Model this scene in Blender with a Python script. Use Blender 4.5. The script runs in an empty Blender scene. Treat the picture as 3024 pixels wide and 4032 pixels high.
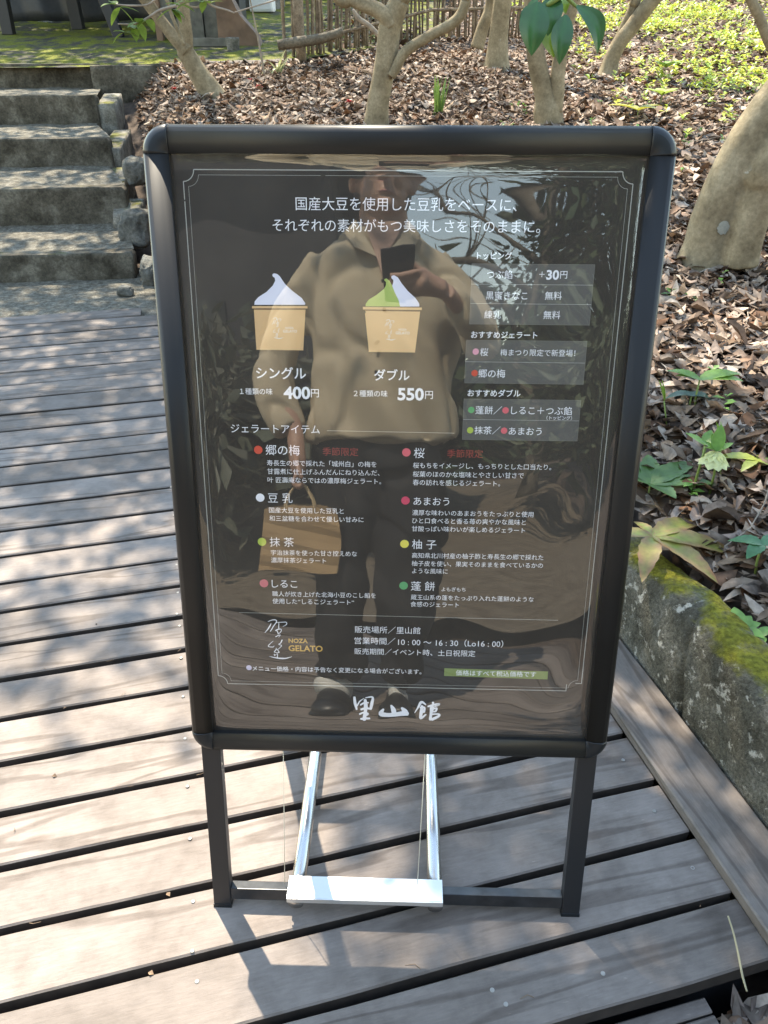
import bpy, bmesh, math, random
import numpy as np
from mathutils import Vector, Matrix
R = math.radians
random.seed(7); rng = np.random.default_rng(11)
SC = bpy.context.scene; COL = SC.collection
# ------------------------------------------------------------------ camera, sky, sun, exposure
cd = bpy.data.cameras.new("camera"); cam = bpy.data.objects.new("camera", cd); COL.objects.link(cam)
cam.location = (0.000839, -0.747433, 1.259197)
cam.rotation_euler = (R(58.20906), R(-0.05962), R(1.65266))
cd.sensor_fit = 'HORIZONTAL'; cd.sensor_width = 36; cd.lens = 36.036; cd.clip_start = 0.02; cd.clip_end = 400
SC.camera = cam
SUN = Vector((-0.226, 0.500, 0.836)).normalized()
wd = bpy.data.worlds.new("World"); SC.world = wd; wd.use_nodes = True
wn = wd.node_tree; sky = wn.nodes.new('ShaderNodeTexSky'); sky.sky_type = 'NISHITA'; sky.sun_disc = False
sky.dust_density = 0.0; sky.ozone_density = 0.0; sky.air_density = 1.5; sky.sun_elevation = math.asin(SUN.z); sky.sun_rotation = math.atan2(SUN.x, SUN.y)
bg = wn.nodes['Background']; bg.inputs['Strength'].default_value = 0.15
wn.links.new(sky.outputs[0], bg.inputs['Color'])
sl = bpy.data.lights.new("sun", 'SUN'); sl.energy = 3.3; sl.angle = R(0.53); sl.color = (1, 0.97, 0.90)
so = bpy.data.objects.new("sun", sl); COL.objects.link(so); so.rotation_euler = (-SUN).to_track_quat('-Z', 'Y').to_euler(); so.location = (-3, 6, 12)
SC.view_settings.view_transform = 'Standard'; SC.view_settings.look = 'None'; SC.view_settings.gamma = 1
SC.view_settings.exposure = 2.1
SC.view_settings.use_white_balance = True; SC.view_settings.white_balance_temperature = 7600; SC.view_settings.white_balance_tint = 10
try: SC.cycles.max_bounces = 8; SC.cycles.transparent_max_bounces = 12; SC.cycles.use_denoising = True
except Exception: pass

# ------------------------------------------------------------------ helpers
def link(o, parent=None):
    COL.objects.link(o)
    if parent: o.parent = parent
    return o
def tag(o, label=None, cat=None, group=None, kind=None):
    if label: o['label'] = label
    if cat: o['category'] = cat
    if group: o['group'] = group
    if kind: o['kind'] = kind
    return o
def thing(name, label, cat, loc=(0, 0, 0), group=None):
    o = bpy.data.objects.new(name, None); o.empty_display_size = 0.1; link(o); o.location = loc
    return tag(o, label, cat, group)
def mesh(name, V, F, mats, idx=None, smooth=False, parent=None, col=None, rnd=None):
    me = bpy.data.meshes.new(name)
    V = np.asarray(V, dtype=np.float32).reshape(-1, 3)
    if isinstance(F, np.ndarray):
        n, k = F.shape
        me.vertices.add(len(V)); me.vertices.foreach_set('co', V.ravel())
        me.loops.add(n * k); me.loops.foreach_set('vertex_index', F.astype(np.int32).ravel())
        me.polygons.add(n); me.polygons.foreach_set('loop_start', np.arange(0, n * k, k, dtype=np.int32))
        me.update(calc_edges=True)
    else:
        me.from_pydata([tuple(map(float, v)) for v in V], [], [tuple(int(i) for i in f) for f in F])
    for m in (mats if isinstance(mats, (list, tuple)) else [mats]): me.materials.append(m)
    if idx is not None: me.polygons.foreach_set('material_index', np.asarray(idx, dtype=np.int32))
    if smooth: me.polygons.foreach_set('use_smooth', np.ones(len(me.polygons), dtype=bool))
    if col is not None:
        a = me.attributes.new('col', 'FLOAT_COLOR', 'POINT'); c = np.ones((len(V), 4), dtype=np.float32); c[:, :3] = col
        a.data.foreach_set('color', c.ravel())
    if rnd is not None:
        a = me.attributes.new('rnd', 'FLOAT', 'POINT'); a.data.foreach_set('value', np.asarray(rnd, dtype=np.float32))
    me.update()
    o = bpy.data.objects.new(name, me); link(o)
    if parent:
        o.parent = parent; o.location = -Vector(parent.location) if parent.type == 'EMPTY' else (0, 0, 0)
    return o
class MB:
    def __init__(s): s.V = []; s.F = []; s.I = []; s.r = []
    def add(s, V, F, i=0, r=0.0):
        b = len(s.V); s.V += [tuple(v) for v in V]; s.F += [tuple(b + k for k in f) for f in F]; s.I += [i] * len(F); s.r += [r] * len(V); return s
    def box(s, c, h, X=(1, 0, 0), Y=(0, 1, 0), Z=(0, 0, 1), i=0, r=0.0, bev=0.0):
        c = np.array(c, float); X, Y, Z = (np.array(a, float) for a in (X, Y, Z))
        if bev <= 0:
            V = [c + sx * h[0] * X + sy * h[1] * Y + sz * h[2] * Z for sz in (-1, 1) for sy in (-1, 1) for sx in (-1, 1)]
            return s.add(V, [(0, 2, 3, 1), (4, 5, 7, 6), (0, 1, 5, 4), (2, 6, 7, 3), (0, 4, 6, 2), (1, 3, 7, 5)], i, r)
        bm = bmesh.new(); bmesh.ops.create_cube(bm, size=2)
        for v in bm.verts: v.co = Vector((v.co.x * h[0], v.co.y * h[1], v.co.z * h[2]))
        bmesh.ops.bevel(bm, geom=bm.edges[:], offset=bev, segments=2, affect='EDGES', profile=0.6)
        bm.verts.index_update()
        V = [c + v.co.x * X + v.co.y * Y + v.co.z * Z for v in bm.verts]; F = [[v.index for v in f.verts] for f in bm.faces]
        bm.free(); return s.add(V, F, i, r)
    def tube(s, path, rad, n=10, i=0, cap=True, squash=None):
        V, F = tube_vf(path, rad, n, cap); return s.add(V, F, i)
    def build(s, name, mats, parent=None, smooth=False):
        return mesh(name, s.V, s.F, mats, s.I, smooth, parent, rnd=s.r)
def tube_vf(path, rad, n=10, cap=True, rough=0.0):
    P = [Vector(p[:3]) for p in path]
    rad = list(rad) if hasattr(rad, '__len__') else [rad] * len(P)
    T = [(P[min(k + 1, len(P) - 1)] - P[max(k - 1, 0)]).normalized() for k in range(len(P))]
    a = Vector((0, 0, 1)) if abs(T[0].z) < 0.9 else Vector((1, 0, 0))
    nrm = (a - T[0] * a.dot(T[0])).normalized(); V = []; F = []
    for k, p in enumerate(P):
        nrm = (nrm - T[k] * nrm.dot(T[k])).normalized(); b = T[k].cross(nrm)
        for j in range(n):
            t = 2 * math.pi * j / n; rr = rad[k] * (1 + rough * (random.random() - .5))
            V.append(tuple(p + nrm * (math.cos(t) * rr) + b * (math.sin(t) * rr)))
    for k in range(len(P) - 1):
        for j in range(n):
            F.append((k * n + j, k * n + (j + 1) % n, (k + 1) * n + (j + 1) % n, (k + 1) * n + j))
    if cap: F.append(tuple(range(n))[::-1]); F.append(tuple(range((len(P) - 1) * n, len(P) * n)))
    return V, F
def smooth_path(pts, m=4):
    """Catmull-Rom through (x,y,z,r) points"""
    Q = [np.array(q, float) for q in pts]; out = []
    for k in range(len(Q) - 1):
        p0, p1, p2, p3 = Q[max(k - 1, 0)], Q[k], Q[k + 1], Q[min(k + 2, len(Q) - 1)]
        for j in range(m):
            t = j / m
            out.append(.5 * ((2 * p1) + (-p0 + p2) * t + (2 * p0 - 5 * p1 + 4 * p2 - p3) * t * t + (-p0 + 3 * p1 - 3 * p2 + p3) * t ** 3))
    out.append(Q[-1]); return out
def vnoise(P, seed=0, octaves=3, scale=1.0):
    """cheap smooth pseudo noise from sines, P (n,k)"""
    r = np.random.default_rng(seed); P = np.asarray(P, float); v = np.zeros(len(P)); a = 1.0
    for o in range(octaves):
        for _ in range(4):
            d = r.normal(size=P.shape[1]); d /= np.linalg.norm(d); v += a * np.sin(P @ d * scale * (2 ** o) * r.uniform(.7, 1.4) + r.uniform(0, 6.28)) / 4
        a *= .55
    return v

# ------------------------------------------------------------------ materials
def nodes(name):
    m = bpy.data.materials.new(name); m.use_nodes = True; nt = m.node_tree; return m, nt, nt.nodes['Principled BSDF']
def N(nt, t, **k):
    n = nt.nodes.new(t)
    for a, b in k.items():
        if a.startswith('i_'):
            key = a[2:].replace('_', ' '); n.inputs[key].default_value = b
        else: setattr(n, a, b)
    return n
def ramp(nt, stops):
    r = nt.nodes.new('ShaderNodeValToRGB'); e = r.color_ramp.elements
    while len(e) < len(stops): e.new(0.5)
    for k, (p, c) in enumerate(stops): e[k].position = p; e[k].color = (*c, 1) if len(c) == 3 else c
    return r
def plain(name, c, rough=.5, metal=0.0, spec=.5, ns=0.0, nsc=30, bump=0.0):
    m, nt, b = nodes(name); b.inputs['Base Color'].default_value = (*c, 1); b.inputs['Roughness'].default_value = rough
    b.inputs['Metallic'].default_value = metal; b.inputs['Specular IOR Level'].default_value = spec
    if ns or bump:
        g = N(nt, 'ShaderNodeNewGeometry'); n = N(nt, 'ShaderNodeTexNoise', i_Scale=nsc, i_Detail=5.0); nt.links.new(g.outputs['Position'], n.inputs['Vector'])
        if ns:
            r = ramp(nt, [(.3, tuple(x * (1 - ns) for x in c)), (.7, tuple(min(1, x * (1 + ns)) for x in c))]); nt.links.new(n.outputs[0], r.inputs[0]); nt.links.new(r.outputs[0], b.inputs['Base Color'])
        if bump:
            bp = N(nt, 'ShaderNodeBump', i_Strength=bump, i_Distance=.01); nt.links.new(n.outputs[0], bp.inputs['Height']); nt.links.new(bp.outputs[0], b.inputs['Normal'])
    return m
def rocky(name, stops, scale=6, moss=None, moss_lo=.5, moss_up=.3, bump=.6, dist=.02, lich=None, fine=60, fc=.45):
    """mottled stone/concrete: base noise ramp, moss on upward faces, lichen blotches"""
    m, nt, b = nodes(name); L = nt.links.new; b.inputs['Roughness'].default_value = .9; b.inputs['Specular IOR Level'].default_value = .2
    g = N(nt, 'ShaderNodeNewGeometry'); n = N(nt, 'ShaderNodeTexNoise', i_Scale=scale, i_Detail=9.0, i_Roughness=.65); L(g.outputs['Position'], n.inputs['Vector'])
    r = ramp(nt, stops); L(n.outputs[0], r.inputs[0]); out = r.outputs[0]
    n2 = N(nt, 'ShaderNodeTexNoise', i_Scale=fine, i_Detail=6.0, i_Roughness=.7); L(g.outputs['Position'], n2.inputs['Vector'])
    r2 = ramp(nt, [(.3, (1 - fc,) * 3), (.7, (1 + fc * .8,) * 3)]); L(n2.outputs[0], r2.inputs[0])
    mx = N(nt, 'ShaderNodeMix', data_type='RGBA', blend_type='MULTIPLY'); mx.inputs[0].default_value = 1; L(out, mx.inputs[6]); L(r2.outputs[0], mx.inputs[7]); out = mx.outputs[2]
    if lich:
        v = N(nt, 'ShaderNodeTexNoise', i_Scale=lich[1], i_Detail=8.0, i_Roughness=.7); L(g.outputs['Position'], v.inputs['Vector'])
        rr = ramp(nt, [(lich[2], (0, 0, 0)), (lich[2] + .08, (1, 1, 1))]); L(v.outputs[0], rr.inputs[0])
        mx = N(nt, 'ShaderNodeMix', data_type='RGBA'); L(rr.outputs[0], mx.inputs[0]); L(out, mx.inputs[6]); mx.inputs[7].default_value = (*lich[0], 1); out = mx.outputs[2]
    if moss:
        v = N(nt, 'ShaderNodeTexNoise', i_Scale=5.0, i_Detail=10.0, i_Roughness=.7); L(g.outputs['Position'], v.inputs['Vector'])
        sx = N(nt, 'ShaderNodeSeparateXYZ'); L(g.outputs['Normal'], sx.inputs[0])
        ad = N(nt, 'ShaderNodeMath', operation='MULTIPLY_ADD'); L(sx.outputs[2], ad.inputs[0]); ad.inputs[1].default_value = moss_up; L(v.outputs[0], ad.inputs[2])
        rr = ramp(nt, [(moss_lo, (0, 0, 0)), (moss_lo + .12, (1, 1, 1))]); L(ad.outputs[0], rr.inputs[0])
        n3 = N(nt, 'ShaderNodeTexNoise', i_Scale=90.0, i_Detail=3.0); L(g.outputs['Position'], n3.inputs['Vector'])
        mr = ramp(nt, [(.35, tuple(x * .45 for x in moss)), (.65, moss)]); L(n3.outputs[0], mr.inputs[0])
        mx = N(nt, 'ShaderNodeMix', data_type='RGBA'); L(rr.outputs[0], mx.inputs[0]); L(out, mx.inputs[6]); L(mr.outputs[0], mx.inputs[7]); out = mx.outputs[2]
    L(out, b.inputs['Base Color'])
    ad = N(nt, 'ShaderNodeMath', operation='ADD'); L(n.outputs[0], ad.inputs[0]); L(n2.outputs[0], ad.inputs[1])
    bp = N(nt, 'ShaderNodeBump', i_Strength=bump, i_Distance=dist); L(ad.outputs[0], bp.inputs['Height']); L(bp.outputs[0], b.inputs['Normal'])
    return m
def wood(name, ang, c0, c1, c2, rough=.75):
    """weathered plank: grain along direction ang, per-board tone from the rnd attribute"""
    m, nt, b = nodes(name); L = nt.links.new; b.inputs['Roughness'].default_value = rough; b.inputs['Specular IOR Level'].default_value = .35
    g = N(nt, 'ShaderNodeNewGeometry'); at = N(nt, 'ShaderNodeAttribute', attribute_name='rnd')
    mp = N(nt, 'ShaderNodeMapping', vector_type='POINT'); mp.inputs['Rotation'].default_value = (0, 0, -ang); L(g.outputs['Position'], mp.inputs['Vector'])
    off = N(nt, 'ShaderNodeMath', operation='MULTIPLY'); L(at.outputs['Fac'], off.inputs[0]); off.inputs[1].default_value = 37.0
    cb = N(nt, 'ShaderNodeCombineXYZ'); L(off.outputs[0], cb.inputs[0]); L(off.outputs[0], cb.inputs[2])
    va = N(nt, 'ShaderNodeVectorMath', operation='ADD'); L(mp.outputs[0], va.inputs[0]); L(cb.outputs[0], va.inputs[1])
    def sc(v, x, y, z):
        q = N(nt, 'ShaderNodeVectorMath', operation='MULTIPLY'); L(v, q.inputs[0]); q.inputs[1].default_value = (x, y, z); return q.outputs[0]
    n1 = N(nt, 'ShaderNodeTexNoise', i_Scale=1.0, i_Detail=3.0, i_Distortion=.4); L(sc(va.outputs[0], .9, 10, 10), n1.inputs['Vector'])
    ml = N(nt, 'ShaderNodeMath', operation='MULTIPLY'); L(n1.outputs[0], ml.inputs[0]); ml.inputs[1].default_value = 26.0
    sn = N(nt, 'ShaderNodeMath', operation='SINE'); L(ml.outputs[0], sn.inputs[0])
    gr = ramp(nt, [(.0, (1, 1, 1)), (.90, (1, 1, 1)), (.99, (.60, .57, .55))]); 
    mr = N(nt, 'ShaderNodeMapRange'); mr.inputs[1].default_value = -1; mr.inputs[2].default_value = 1; L(sn.outputs[0], mr.inputs[0]); L(mr.outputs[0], gr.inputs[0])
    n2 = N(nt, 'ShaderNodeTexNoise', i_Scale=1.0, i_Detail=6.0, i_Roughness=.7); L(sc(va.outputs[0], 30, 230, 230), n2.inputs['Vector'])
    n3 = N(nt, 'ShaderNodeTexNoise', i_Scale=3.5, i_Detail=4.0); L(va.outputs[0], n3.inputs['Vector'])
    base = ramp(nt, [(.25, c0), (.5, c1), (.75, c2)]); L(n3.outputs[0], base.inputs[0])
    fr = ramp(nt, [(.3, (.86, .86, .86)), (.7, (1.12, 1.12, 1.12))]); L(n2.outputs[0], fr.inputs[0])
    a = N(nt, 'ShaderNodeMix', data_type='RGBA', blend_type='MULTIPLY'); a.inputs[0].default_value = 1; L(base.outputs[0], a.inputs[6]); L(fr.outputs[0], a.inputs[7])
    c = N(nt, 'ShaderNodeMix', data_type='RGBA', blend_type='MULTIPLY'); c.inputs[0].default_value = .85; L(a.outputs[2], c.inputs[6]); L(gr.outputs[0], c.inputs[7])
    tone = N(nt, 'ShaderNodeMapRange'); tone.inputs[3].default_value = .82; tone.inputs[4].default_value = 1.15; L(at.outputs['Fac'], tone.inputs[0])
    d = N(nt, 'ShaderNodeVectorMath', operation='SCALE'); L(c.outputs[2], d.inputs[0]); L(tone.outputs[0], d.inputs['Scale'])
    n4 = N(nt, 'ShaderNodeTexNoise', i_Scale=14.0, i_Detail=6.0, i_Roughness=.7); L(va.outputs[0], n4.inputs['Vector']); r4 = ramp(nt, [(.32, (.80, .79, .78)), (.52, (1, 1, 1)), (.72, (1.10, 1.10, 1.10))]); L(n4.outputs[0], r4.inputs[0])
    d4 = N(nt, 'ShaderNodeMix', data_type='RGBA', blend_type='MULTIPLY'); d4.inputs[0].default_value = 1; L(d.outputs[0], d4.inputs[6]); L(r4.outputs[0], d4.inputs[7])
    n5 = N(nt, 'ShaderNodeTexNoise', i_Scale=1.0, i_Detail=2.0); L(sc(va.outputs[0], 60, 260, 260), n5.inputs['Vector']); r5 = ramp(nt, [(.70, (1, 1, 1)), (.78, (1.35, 1.32, 1.28))]); L(n5.outputs[0], r5.inputs[0])
    d5 = N(nt, 'ShaderNodeMix', data_type='RGBA', blend_type='MULTIPLY'); d5.inputs[0].default_value = 1; L(d4.outputs[2], d5.inputs[6]); L(r5.outputs[0], d5.inputs[7]); d = d5
    # knots
    vo = N(nt, 'ShaderNodeTexVoronoi', i_Scale=1.0); L(sc(va.outputs[0], 1.6, 5.0, 1.0), vo.inputs['Vector'])
    kr = ramp(nt, [(.0, (.45, .4, .38)), (.045, (.6, .55, .52)), (.07, (1, 1, 1))]); L(vo.outputs['Distance'], kr.inputs[0])
    e = N(nt, 'ShaderNodeMix', data_type='RGBA', blend_type='MULTIPLY'); e.inputs[0].default_value = 1; L(d.outputs[2], e.inputs[6]); L(kr.outputs[0], e.inputs[7])
    L(e.outputs[2], b.inputs['Base Color'])
    su = N(nt, 'ShaderNodeMath', operation='ADD'); L(n2.outputs[0], su.inputs[0]); L(mr.outputs[0], su.inputs[1])
    bp = N(nt, 'ShaderNodeBump', i_Strength=.35, i_Distance=.0025); L(su.outputs[0], bp.inputs['Height']); L(bp.outputs[0], b.inputs['Normal'])
    return m
def leafmat(name, rough=.6, trans=.25, spec=.3, vary=.25):
    """colour from the per-leaf 'col' attribute, a little light passing through"""
    m, nt, b = nodes(name); L = nt.links.new; b.inputs['Roughness'].default_value = rough; b.inputs['Specular IOR Level'].default_value = spec
    at = N(nt, 'ShaderNodeAttribute', attribute_name='col'); g = N(nt, 'ShaderNodeNewGeometry')
    n = N(nt, 'ShaderNodeTexNoise', i_Scale=70.0, i_Detail=4.0); L(g.outputs['Position'], n.inputs['Vector'])
    r = ramp(nt, [(.3, (1 - vary,) * 3), (.7, (1 + vary,) * 3)]); L(n.outputs[0], r.inputs[0])
    mx = N(nt, 'ShaderNodeMix', data_type='RGBA', blend_type='MULTIPLY'); mx.inputs[0].default_value = 1; L(at.outputs['Color'], mx.inputs[6]); L(r.outputs[0], mx.inputs[7])
    L(mx.outputs[2], b.inputs['Base Color'])
    if trans:
        t = N(nt, 'ShaderNodeBsdfTranslucent'); L(mx.outputs[2], t.inputs['Color']); s = N(nt, 'ShaderNodeMixShader'); s.inputs[0].default_value = trans
        L(b.outputs[0], s.inputs[1]); L(t.outputs[0], s.inputs[2]); L(s.outputs[0], nt.nodes['Material Output'].inputs['Surface'])
    return m
M = {}
PHI = 0.28156; U = np.array([math.cos(PHI), math.sin(PHI)]); W = np.array([-U[1], U[0]])
def uw(u, w): return U * u + W * w
M['deck'] = wood('deck_wood', PHI, (.142, .115, .097), (.192, .158, .136), (.24, .202, .177))
M['edgewood'] = plain('dark_plank_edge', (.045, .034, .027), .8, ns=.3, nsc=30)
M['beam'] = wood('edge_board_wood', PHI + math.pi / 2, (.15, .122, .102), (.195, .162, .139), (.24, .203, .176))
M['soil'] = plain('soil', (.085, .060, .045), .95, ns=.4, nsc=20, bump=.6)
M['under'] = plain('under_deck_soil', (.03, .026, .024), .95, ns=.3)
M['wallstone'] = rocky('mossy_stone', [(.3, (.065, .058, .042)), (.5, (.14, .13, .10)), (.7, (.26, .245, .205))], 9, moss=(.27, .25, .03), moss_lo=.655, moss_up=.24, lich=((.55, .52, .45), 34, .57), bump=1.0, dist=.014, fine=130, fc=.6)
M['concrete'] = rocky('old_concrete', [(.34, (.038, .032, .022)), (.52, (.105, .092, .07)), (.68, (.21, .19, .15))], 6, moss=(.10, .10, .02), moss_lo=.72, moss_up=.18, bump=.5, dist=.012)
M['gravel'] = rocky('gravel_tread', [(.3, (.10, .088, .068)), (.5, (.21, .19, .15)), (.7, (.36, .335, .28))], 30, moss=(.14, .13, .04), moss_lo=.86, moss_up=.2, bump=1.0, dist=.02, fine=110)
M['mossy'] = rocky('mossy_terrace', [(.3, (.05, .045, .038)), (.6, (.085, .08, .068))], 5, moss=(.19, .20, .025), moss_lo=.60, moss_up=.18, bump=.7, dist=.02)
M['rock'] = rocky('rock', [(.3, (.08, .076, .064)), (.5, (.15, .145, .125)), (.7, (.24, .23, .205))], 7, moss=(.17, .19, .05), moss_lo=.84, moss_up=.2, bump=.8, dist=.02)
M['bark'] = rocky('smooth_bark', [(.32, (.13, .10, .062)), (.5, (.225, .18, .115)), (.68, (.31, .255, .17))], 9, lich=((.40, .40, .36), 22, .66), bump=.22, dist=.005, fine=70, fc=.28)
M['darkbark'] = rocky('dark_bark', [(.3, (.08, .065, .05)), (.6, (.17, .145, .11))], 6, bump=.7, dist=.012)
M['twig'] = plain('twig', (.26, .21, .16), .85, ns=.3, nsc=25)
M['dry'] = leafmat('dead_leaves', .75, .12, .25, .3)
M['green'] = leafmat('green_leaves', .4, .32, .5, .18)
M['glossleaf'] = leafmat('glossy_leaves', .28, .22, .6, .12)
M['crown'] = leafmat('tree_leaves', .5, .25, .4, .2)
M['frame'] = plain('black_aluminium', (.016, .0155, .015), .40, spec=.25, ns=.1, nsc=8)
M['corner'] = plain('black_plastic', (.012, .014, .016), .36, spec=.35)
M['leg'] = plain('black_steel', (.014, .015, .017), .42, spec=.5)
M['bar'] = plain('dark_bar_metal', (.05, .052, .055), .35, metal=.6, ns=.3, nsc=40)
M['chrome'] = plain('steel_tube', (.60, .59, .57), .27, metal=1.0)
M['alu'] = plain('aluminium_plate', (.74, .74, .73), .36, metal=.6)
M['screw'] = plain('screw_metal', (.30, .28, .25), .5, metal=.7)
M['bamboo'] = rocky('weathered_bamboo', [(.3, (.10, .07, .05)), (.55, (.22, .17, .12)), (.75, (.38, .31, .22))], 12, bump=.3, dist=.005)
M['shed'] = plain('grey_timber', (.13, .125, .105), .85, ns=.35, nsc=14)
M['rust'] = plain('brown_timber', (.16, .10, .065), .8, ns=.3, nsc=9)
M['tarp'] = plain('black_sheet', (.022, .024, .028), .55, ns=.2)
M['black'] = plain('black_paint', (.012, .012, .014), .5)
M['white'] = plain('white_plastic', (.75, .75, .74), .45)
M['trunkred'] = plain('red_leaf', (.5, .06, .04), .6)
M['cheek'] = rocky('pale_concrete', [(.3, (.10, .092, .072)), (.5, (.22, .205, .17)), (.7, (.36, .34, .29))], 9, moss=(.15, .15, .025), moss_lo=.70, moss_up=.24, bump=.8, dist=.012, fine=80)
M['tan'] = rocky('tan_gravel', [(.3, (.105, .08, .055)), (.6, (.18, .145, .105))], 9, bump=.6, dist=.01)
T1=[[(-1.383, 5.44, 0.848, 0.0862), (-1.425, 5.44, 0.941, 0.0756), (-1.473, 5.44, 1.013, 0.0718), (-1.529, 5.44, 1.111, 0.0647), (-1.559, 5.44, 1.172, 0.0611), (-1.541, 5.44, 1.262, 0.0462), (-1.541, 5.44, 1.356, 0.0426), (-1.536, 5.44, 1.461, 0.0422), (-1.523, 5.44, 1.64, 0.0399)], [(-1.54, 5.42, 1.162, 0.0545), (-1.576, 5.42, 1.2, 0.048), (-1.624, 5.42, 1.249, 0.043), (-1.718, 5.42, 1.369, 0.0393), (-1.782, 5.42, 1.461, 0.039), (-1.894, 5.42, 1.627, 0.0368)], [(-1.527, 5.3, 1.201, 0.0125), (-1.563, 5.3, 1.302, 0.0124), (-1.593, 5.3, 1.393, 0.0108), (-1.62, 5.3, 1.482, 0.0107)]]
T2=[[(-0.206, 4.65, 0.701, 0.0765), (-0.196, 4.65, 0.871, 0.0664), (-0.17, 4.65, 1.01, 0.064), (-0.139, 4.65, 1.159, 0.0643), (-0.121, 4.65, 1.298, 0.0646), (-0.094, 4.65, 1.368, 0.0628), (-0.067, 4.65, 1.436, 0.0568), (-0.042, 4.65, 1.569, 0.0533)], [(-0.109, 4.62, 1.303, 0.041), (-0.147, 4.62, 1.356, 0.0435), (-0.202, 4.62, 1.39, 0.0406), (-0.274, 4.62, 1.412, 0.0365), (-0.342, 4.62, 1.435, 0.0337), (-0.461, 4.62, 1.491, 0.0308)], [(-0.11, 4.6, 1.049, 0.0252), (-0.082, 4.6, 1.09, 0.0279), (-0.025, 4.6, 1.179, 0.029), (0.119, 4.6, 1.259, 0.0287), (0.231, 4.6, 1.31, 0.0299), (0.293, 4.6, 1.362, 0.0297), (0.319, 4.6, 1.434, 0.0281), (0.33, 4.6, 1.522, 0.0265)]]
T3=[[(0.695, 6.4, 0.957, 0.1198), (0.697, 6.4, 1.028, 0.0967), (0.697, 6.4, 1.169, 0.0809), (0.702, 6.4, 1.342, 0.0724), (0.711, 6.4, 1.493, 0.0697), (0.718, 6.4, 1.669, 0.0668)], [(0.592, 7.2, 1.162, 0.0613), (0.634, 7.2, 1.317, 0.0525), (0.685, 7.2, 1.453, 0.0479), (0.701, 7.2, 1.65, 0.0433)], [(0.704, 6.35, 1.03, 0.0296), (0.8, 6.35, 0.982, 0.026), (0.868, 6.35, 0.96, 0.0149)]]
T4=[[(0.892, 4.6, 0.71, 0.0869), (0.872, 4.6, 0.788, 0.0804), (0.853, 4.6, 0.878, 0.0796), (0.83, 4.6, 0.953, 0.0621), (0.782, 4.6, 1.063, 0.0543), (0.747, 4.6, 1.182, 0.0509), (0.719, 4.6, 1.322, 0.0473), (0.694, 4.6, 1.522, 0.0449)], [(0.888, 4.58, 0.866, 0.0511), (0.897, 4.58, 0.954, 0.0435), (0.89, 4.58, 1.088, 0.0415), (0.907, 4.58, 1.299, 0.0405), (0.938, 4.58, 1.434, 0.0385), (0.968, 4.58, 1.564, 0.0353)]]
T5=[[(1.549, 6.25, 0.953, 0.0731), (1.559, 6.25, 1.003, 0.0655), (1.575, 6.25, 1.113, 0.0595), (1.622, 6.25, 1.221, 0.0589), (1.685, 6.25, 1.305, 0.0584), (1.77, 6.25, 1.424, 0.0578), (1.831, 6.25, 1.503, 0.0556), (1.925, 6.25, 1.659, 0.0514)], [(1.598, 6.3, 1.174, 0.0361), (1.644, 6.3, 1.306, 0.0392), (1.696, 6.3, 1.437, 0.0423), (1.714, 6.3, 1.577, 0.0383)], [(1.797, 6.35, 1.373, 0.0286), (1.867, 6.35, 1.477, 0.0283), (1.929, 6.35, 1.608, 0.0262)]]
T6=[[(1.14, 2.42, 0.448, 0.1163), (1.167, 2.42, 0.539, 0.1081), (1.189, 2.42, 0.644, 0.1007), (1.214, 2.42, 0.778, 0.0948), (1.255, 2.42, 0.914, 0.0899), (1.309, 2.42, 1.031, 0.0854), (1.392, 2.42, 1.173, 0.0814), (1.469, 2.42, 1.389, 0.074)], [(1.272, 2.36, 0.501, 0.0634), (1.269, 2.36, 0.588, 0.0642), (1.275, 2.36, 0.673, 0.0615), (1.29, 2.36, 0.788, 0.0568), (1.317, 2.36, 0.928, 0.052)]]
T7=[[(2.079, 3.6, 0.755, 0.0306), (1.838, 3.6, 1.083, 0.027), (1.704, 3.6, 1.246, 0.0242), (1.639, 3.6, 1.338, 0.0228), (1.572, 3.6, 1.419, 0.0215), (1.512, 3.6, 1.508, 0.0191)]]
twig1=[[(-0.963, 3.4, 1.416, 0.0083), (-0.923, 3.4, 1.403, 0.0073), (-0.963, 3.4, 1.369, 0.0053), (-1.021, 3.4, 1.374, 0.0042)], [(-1.012, 3.2, 1.368, 0.006), (-1.085, 3.2, 1.351, 0.006), (-1.14, 3.2, 1.324, 0.005), (-1.205, 3.2, 1.301, 0.004), (-1.277, 3.2, 1.301, 0.003)], [(-1.05, 3.1, 1.401, 0.0048), (-1.104, 3.1, 1.369, 0.0039), (-1.173, 3.1, 1.365, 0.0039), (-1.242, 3.1, 1.369, 0.0029)]]
twig2=[[(-0.888, 3.2, 1.397, 0.006), (-0.855, 3.2, 1.368, 0.005), (-0.793, 3.2, 1.352, 0.004), (-0.764, 3.2, 1.342, 0.003)], [(-0.764, 3.2, 1.342, 0.003), (-0.681, 3.2, 1.363, 0.003), (-0.59, 3.2, 1.385, 0.003), (-0.528, 3.2, 1.405, 0.003)]]
bare=[[(-0.977, 5.2, 1.023, 0.0063), (-0.996, 5.2, 1.171, 0.0062), (-1.015, 5.2, 1.314, 0.0046), (-1.042, 5.2, 1.479, 0.0045)]]
log=[[(-1.094, 6.7, 1.189, 0.0385), (-0.942, 6.7, 1.209, 0.0422), (-0.748, 6.7, 1.235, 0.0383), (-0.613, 6.7, 1.268, 0.0343), (-0.551, 6.7, 1.293, 0.0305)]]
stick=[[(-0.074, 6.4, 1.107, 0.0222), (-0.185, 6.4, 1.202, 0.0184), (-0.313, 6.4, 1.317, 0.0182), (-0.403, 6.4, 1.372, 0.0181), (-0.449, 6.4, 1.427, 0.0126)]]
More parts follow.
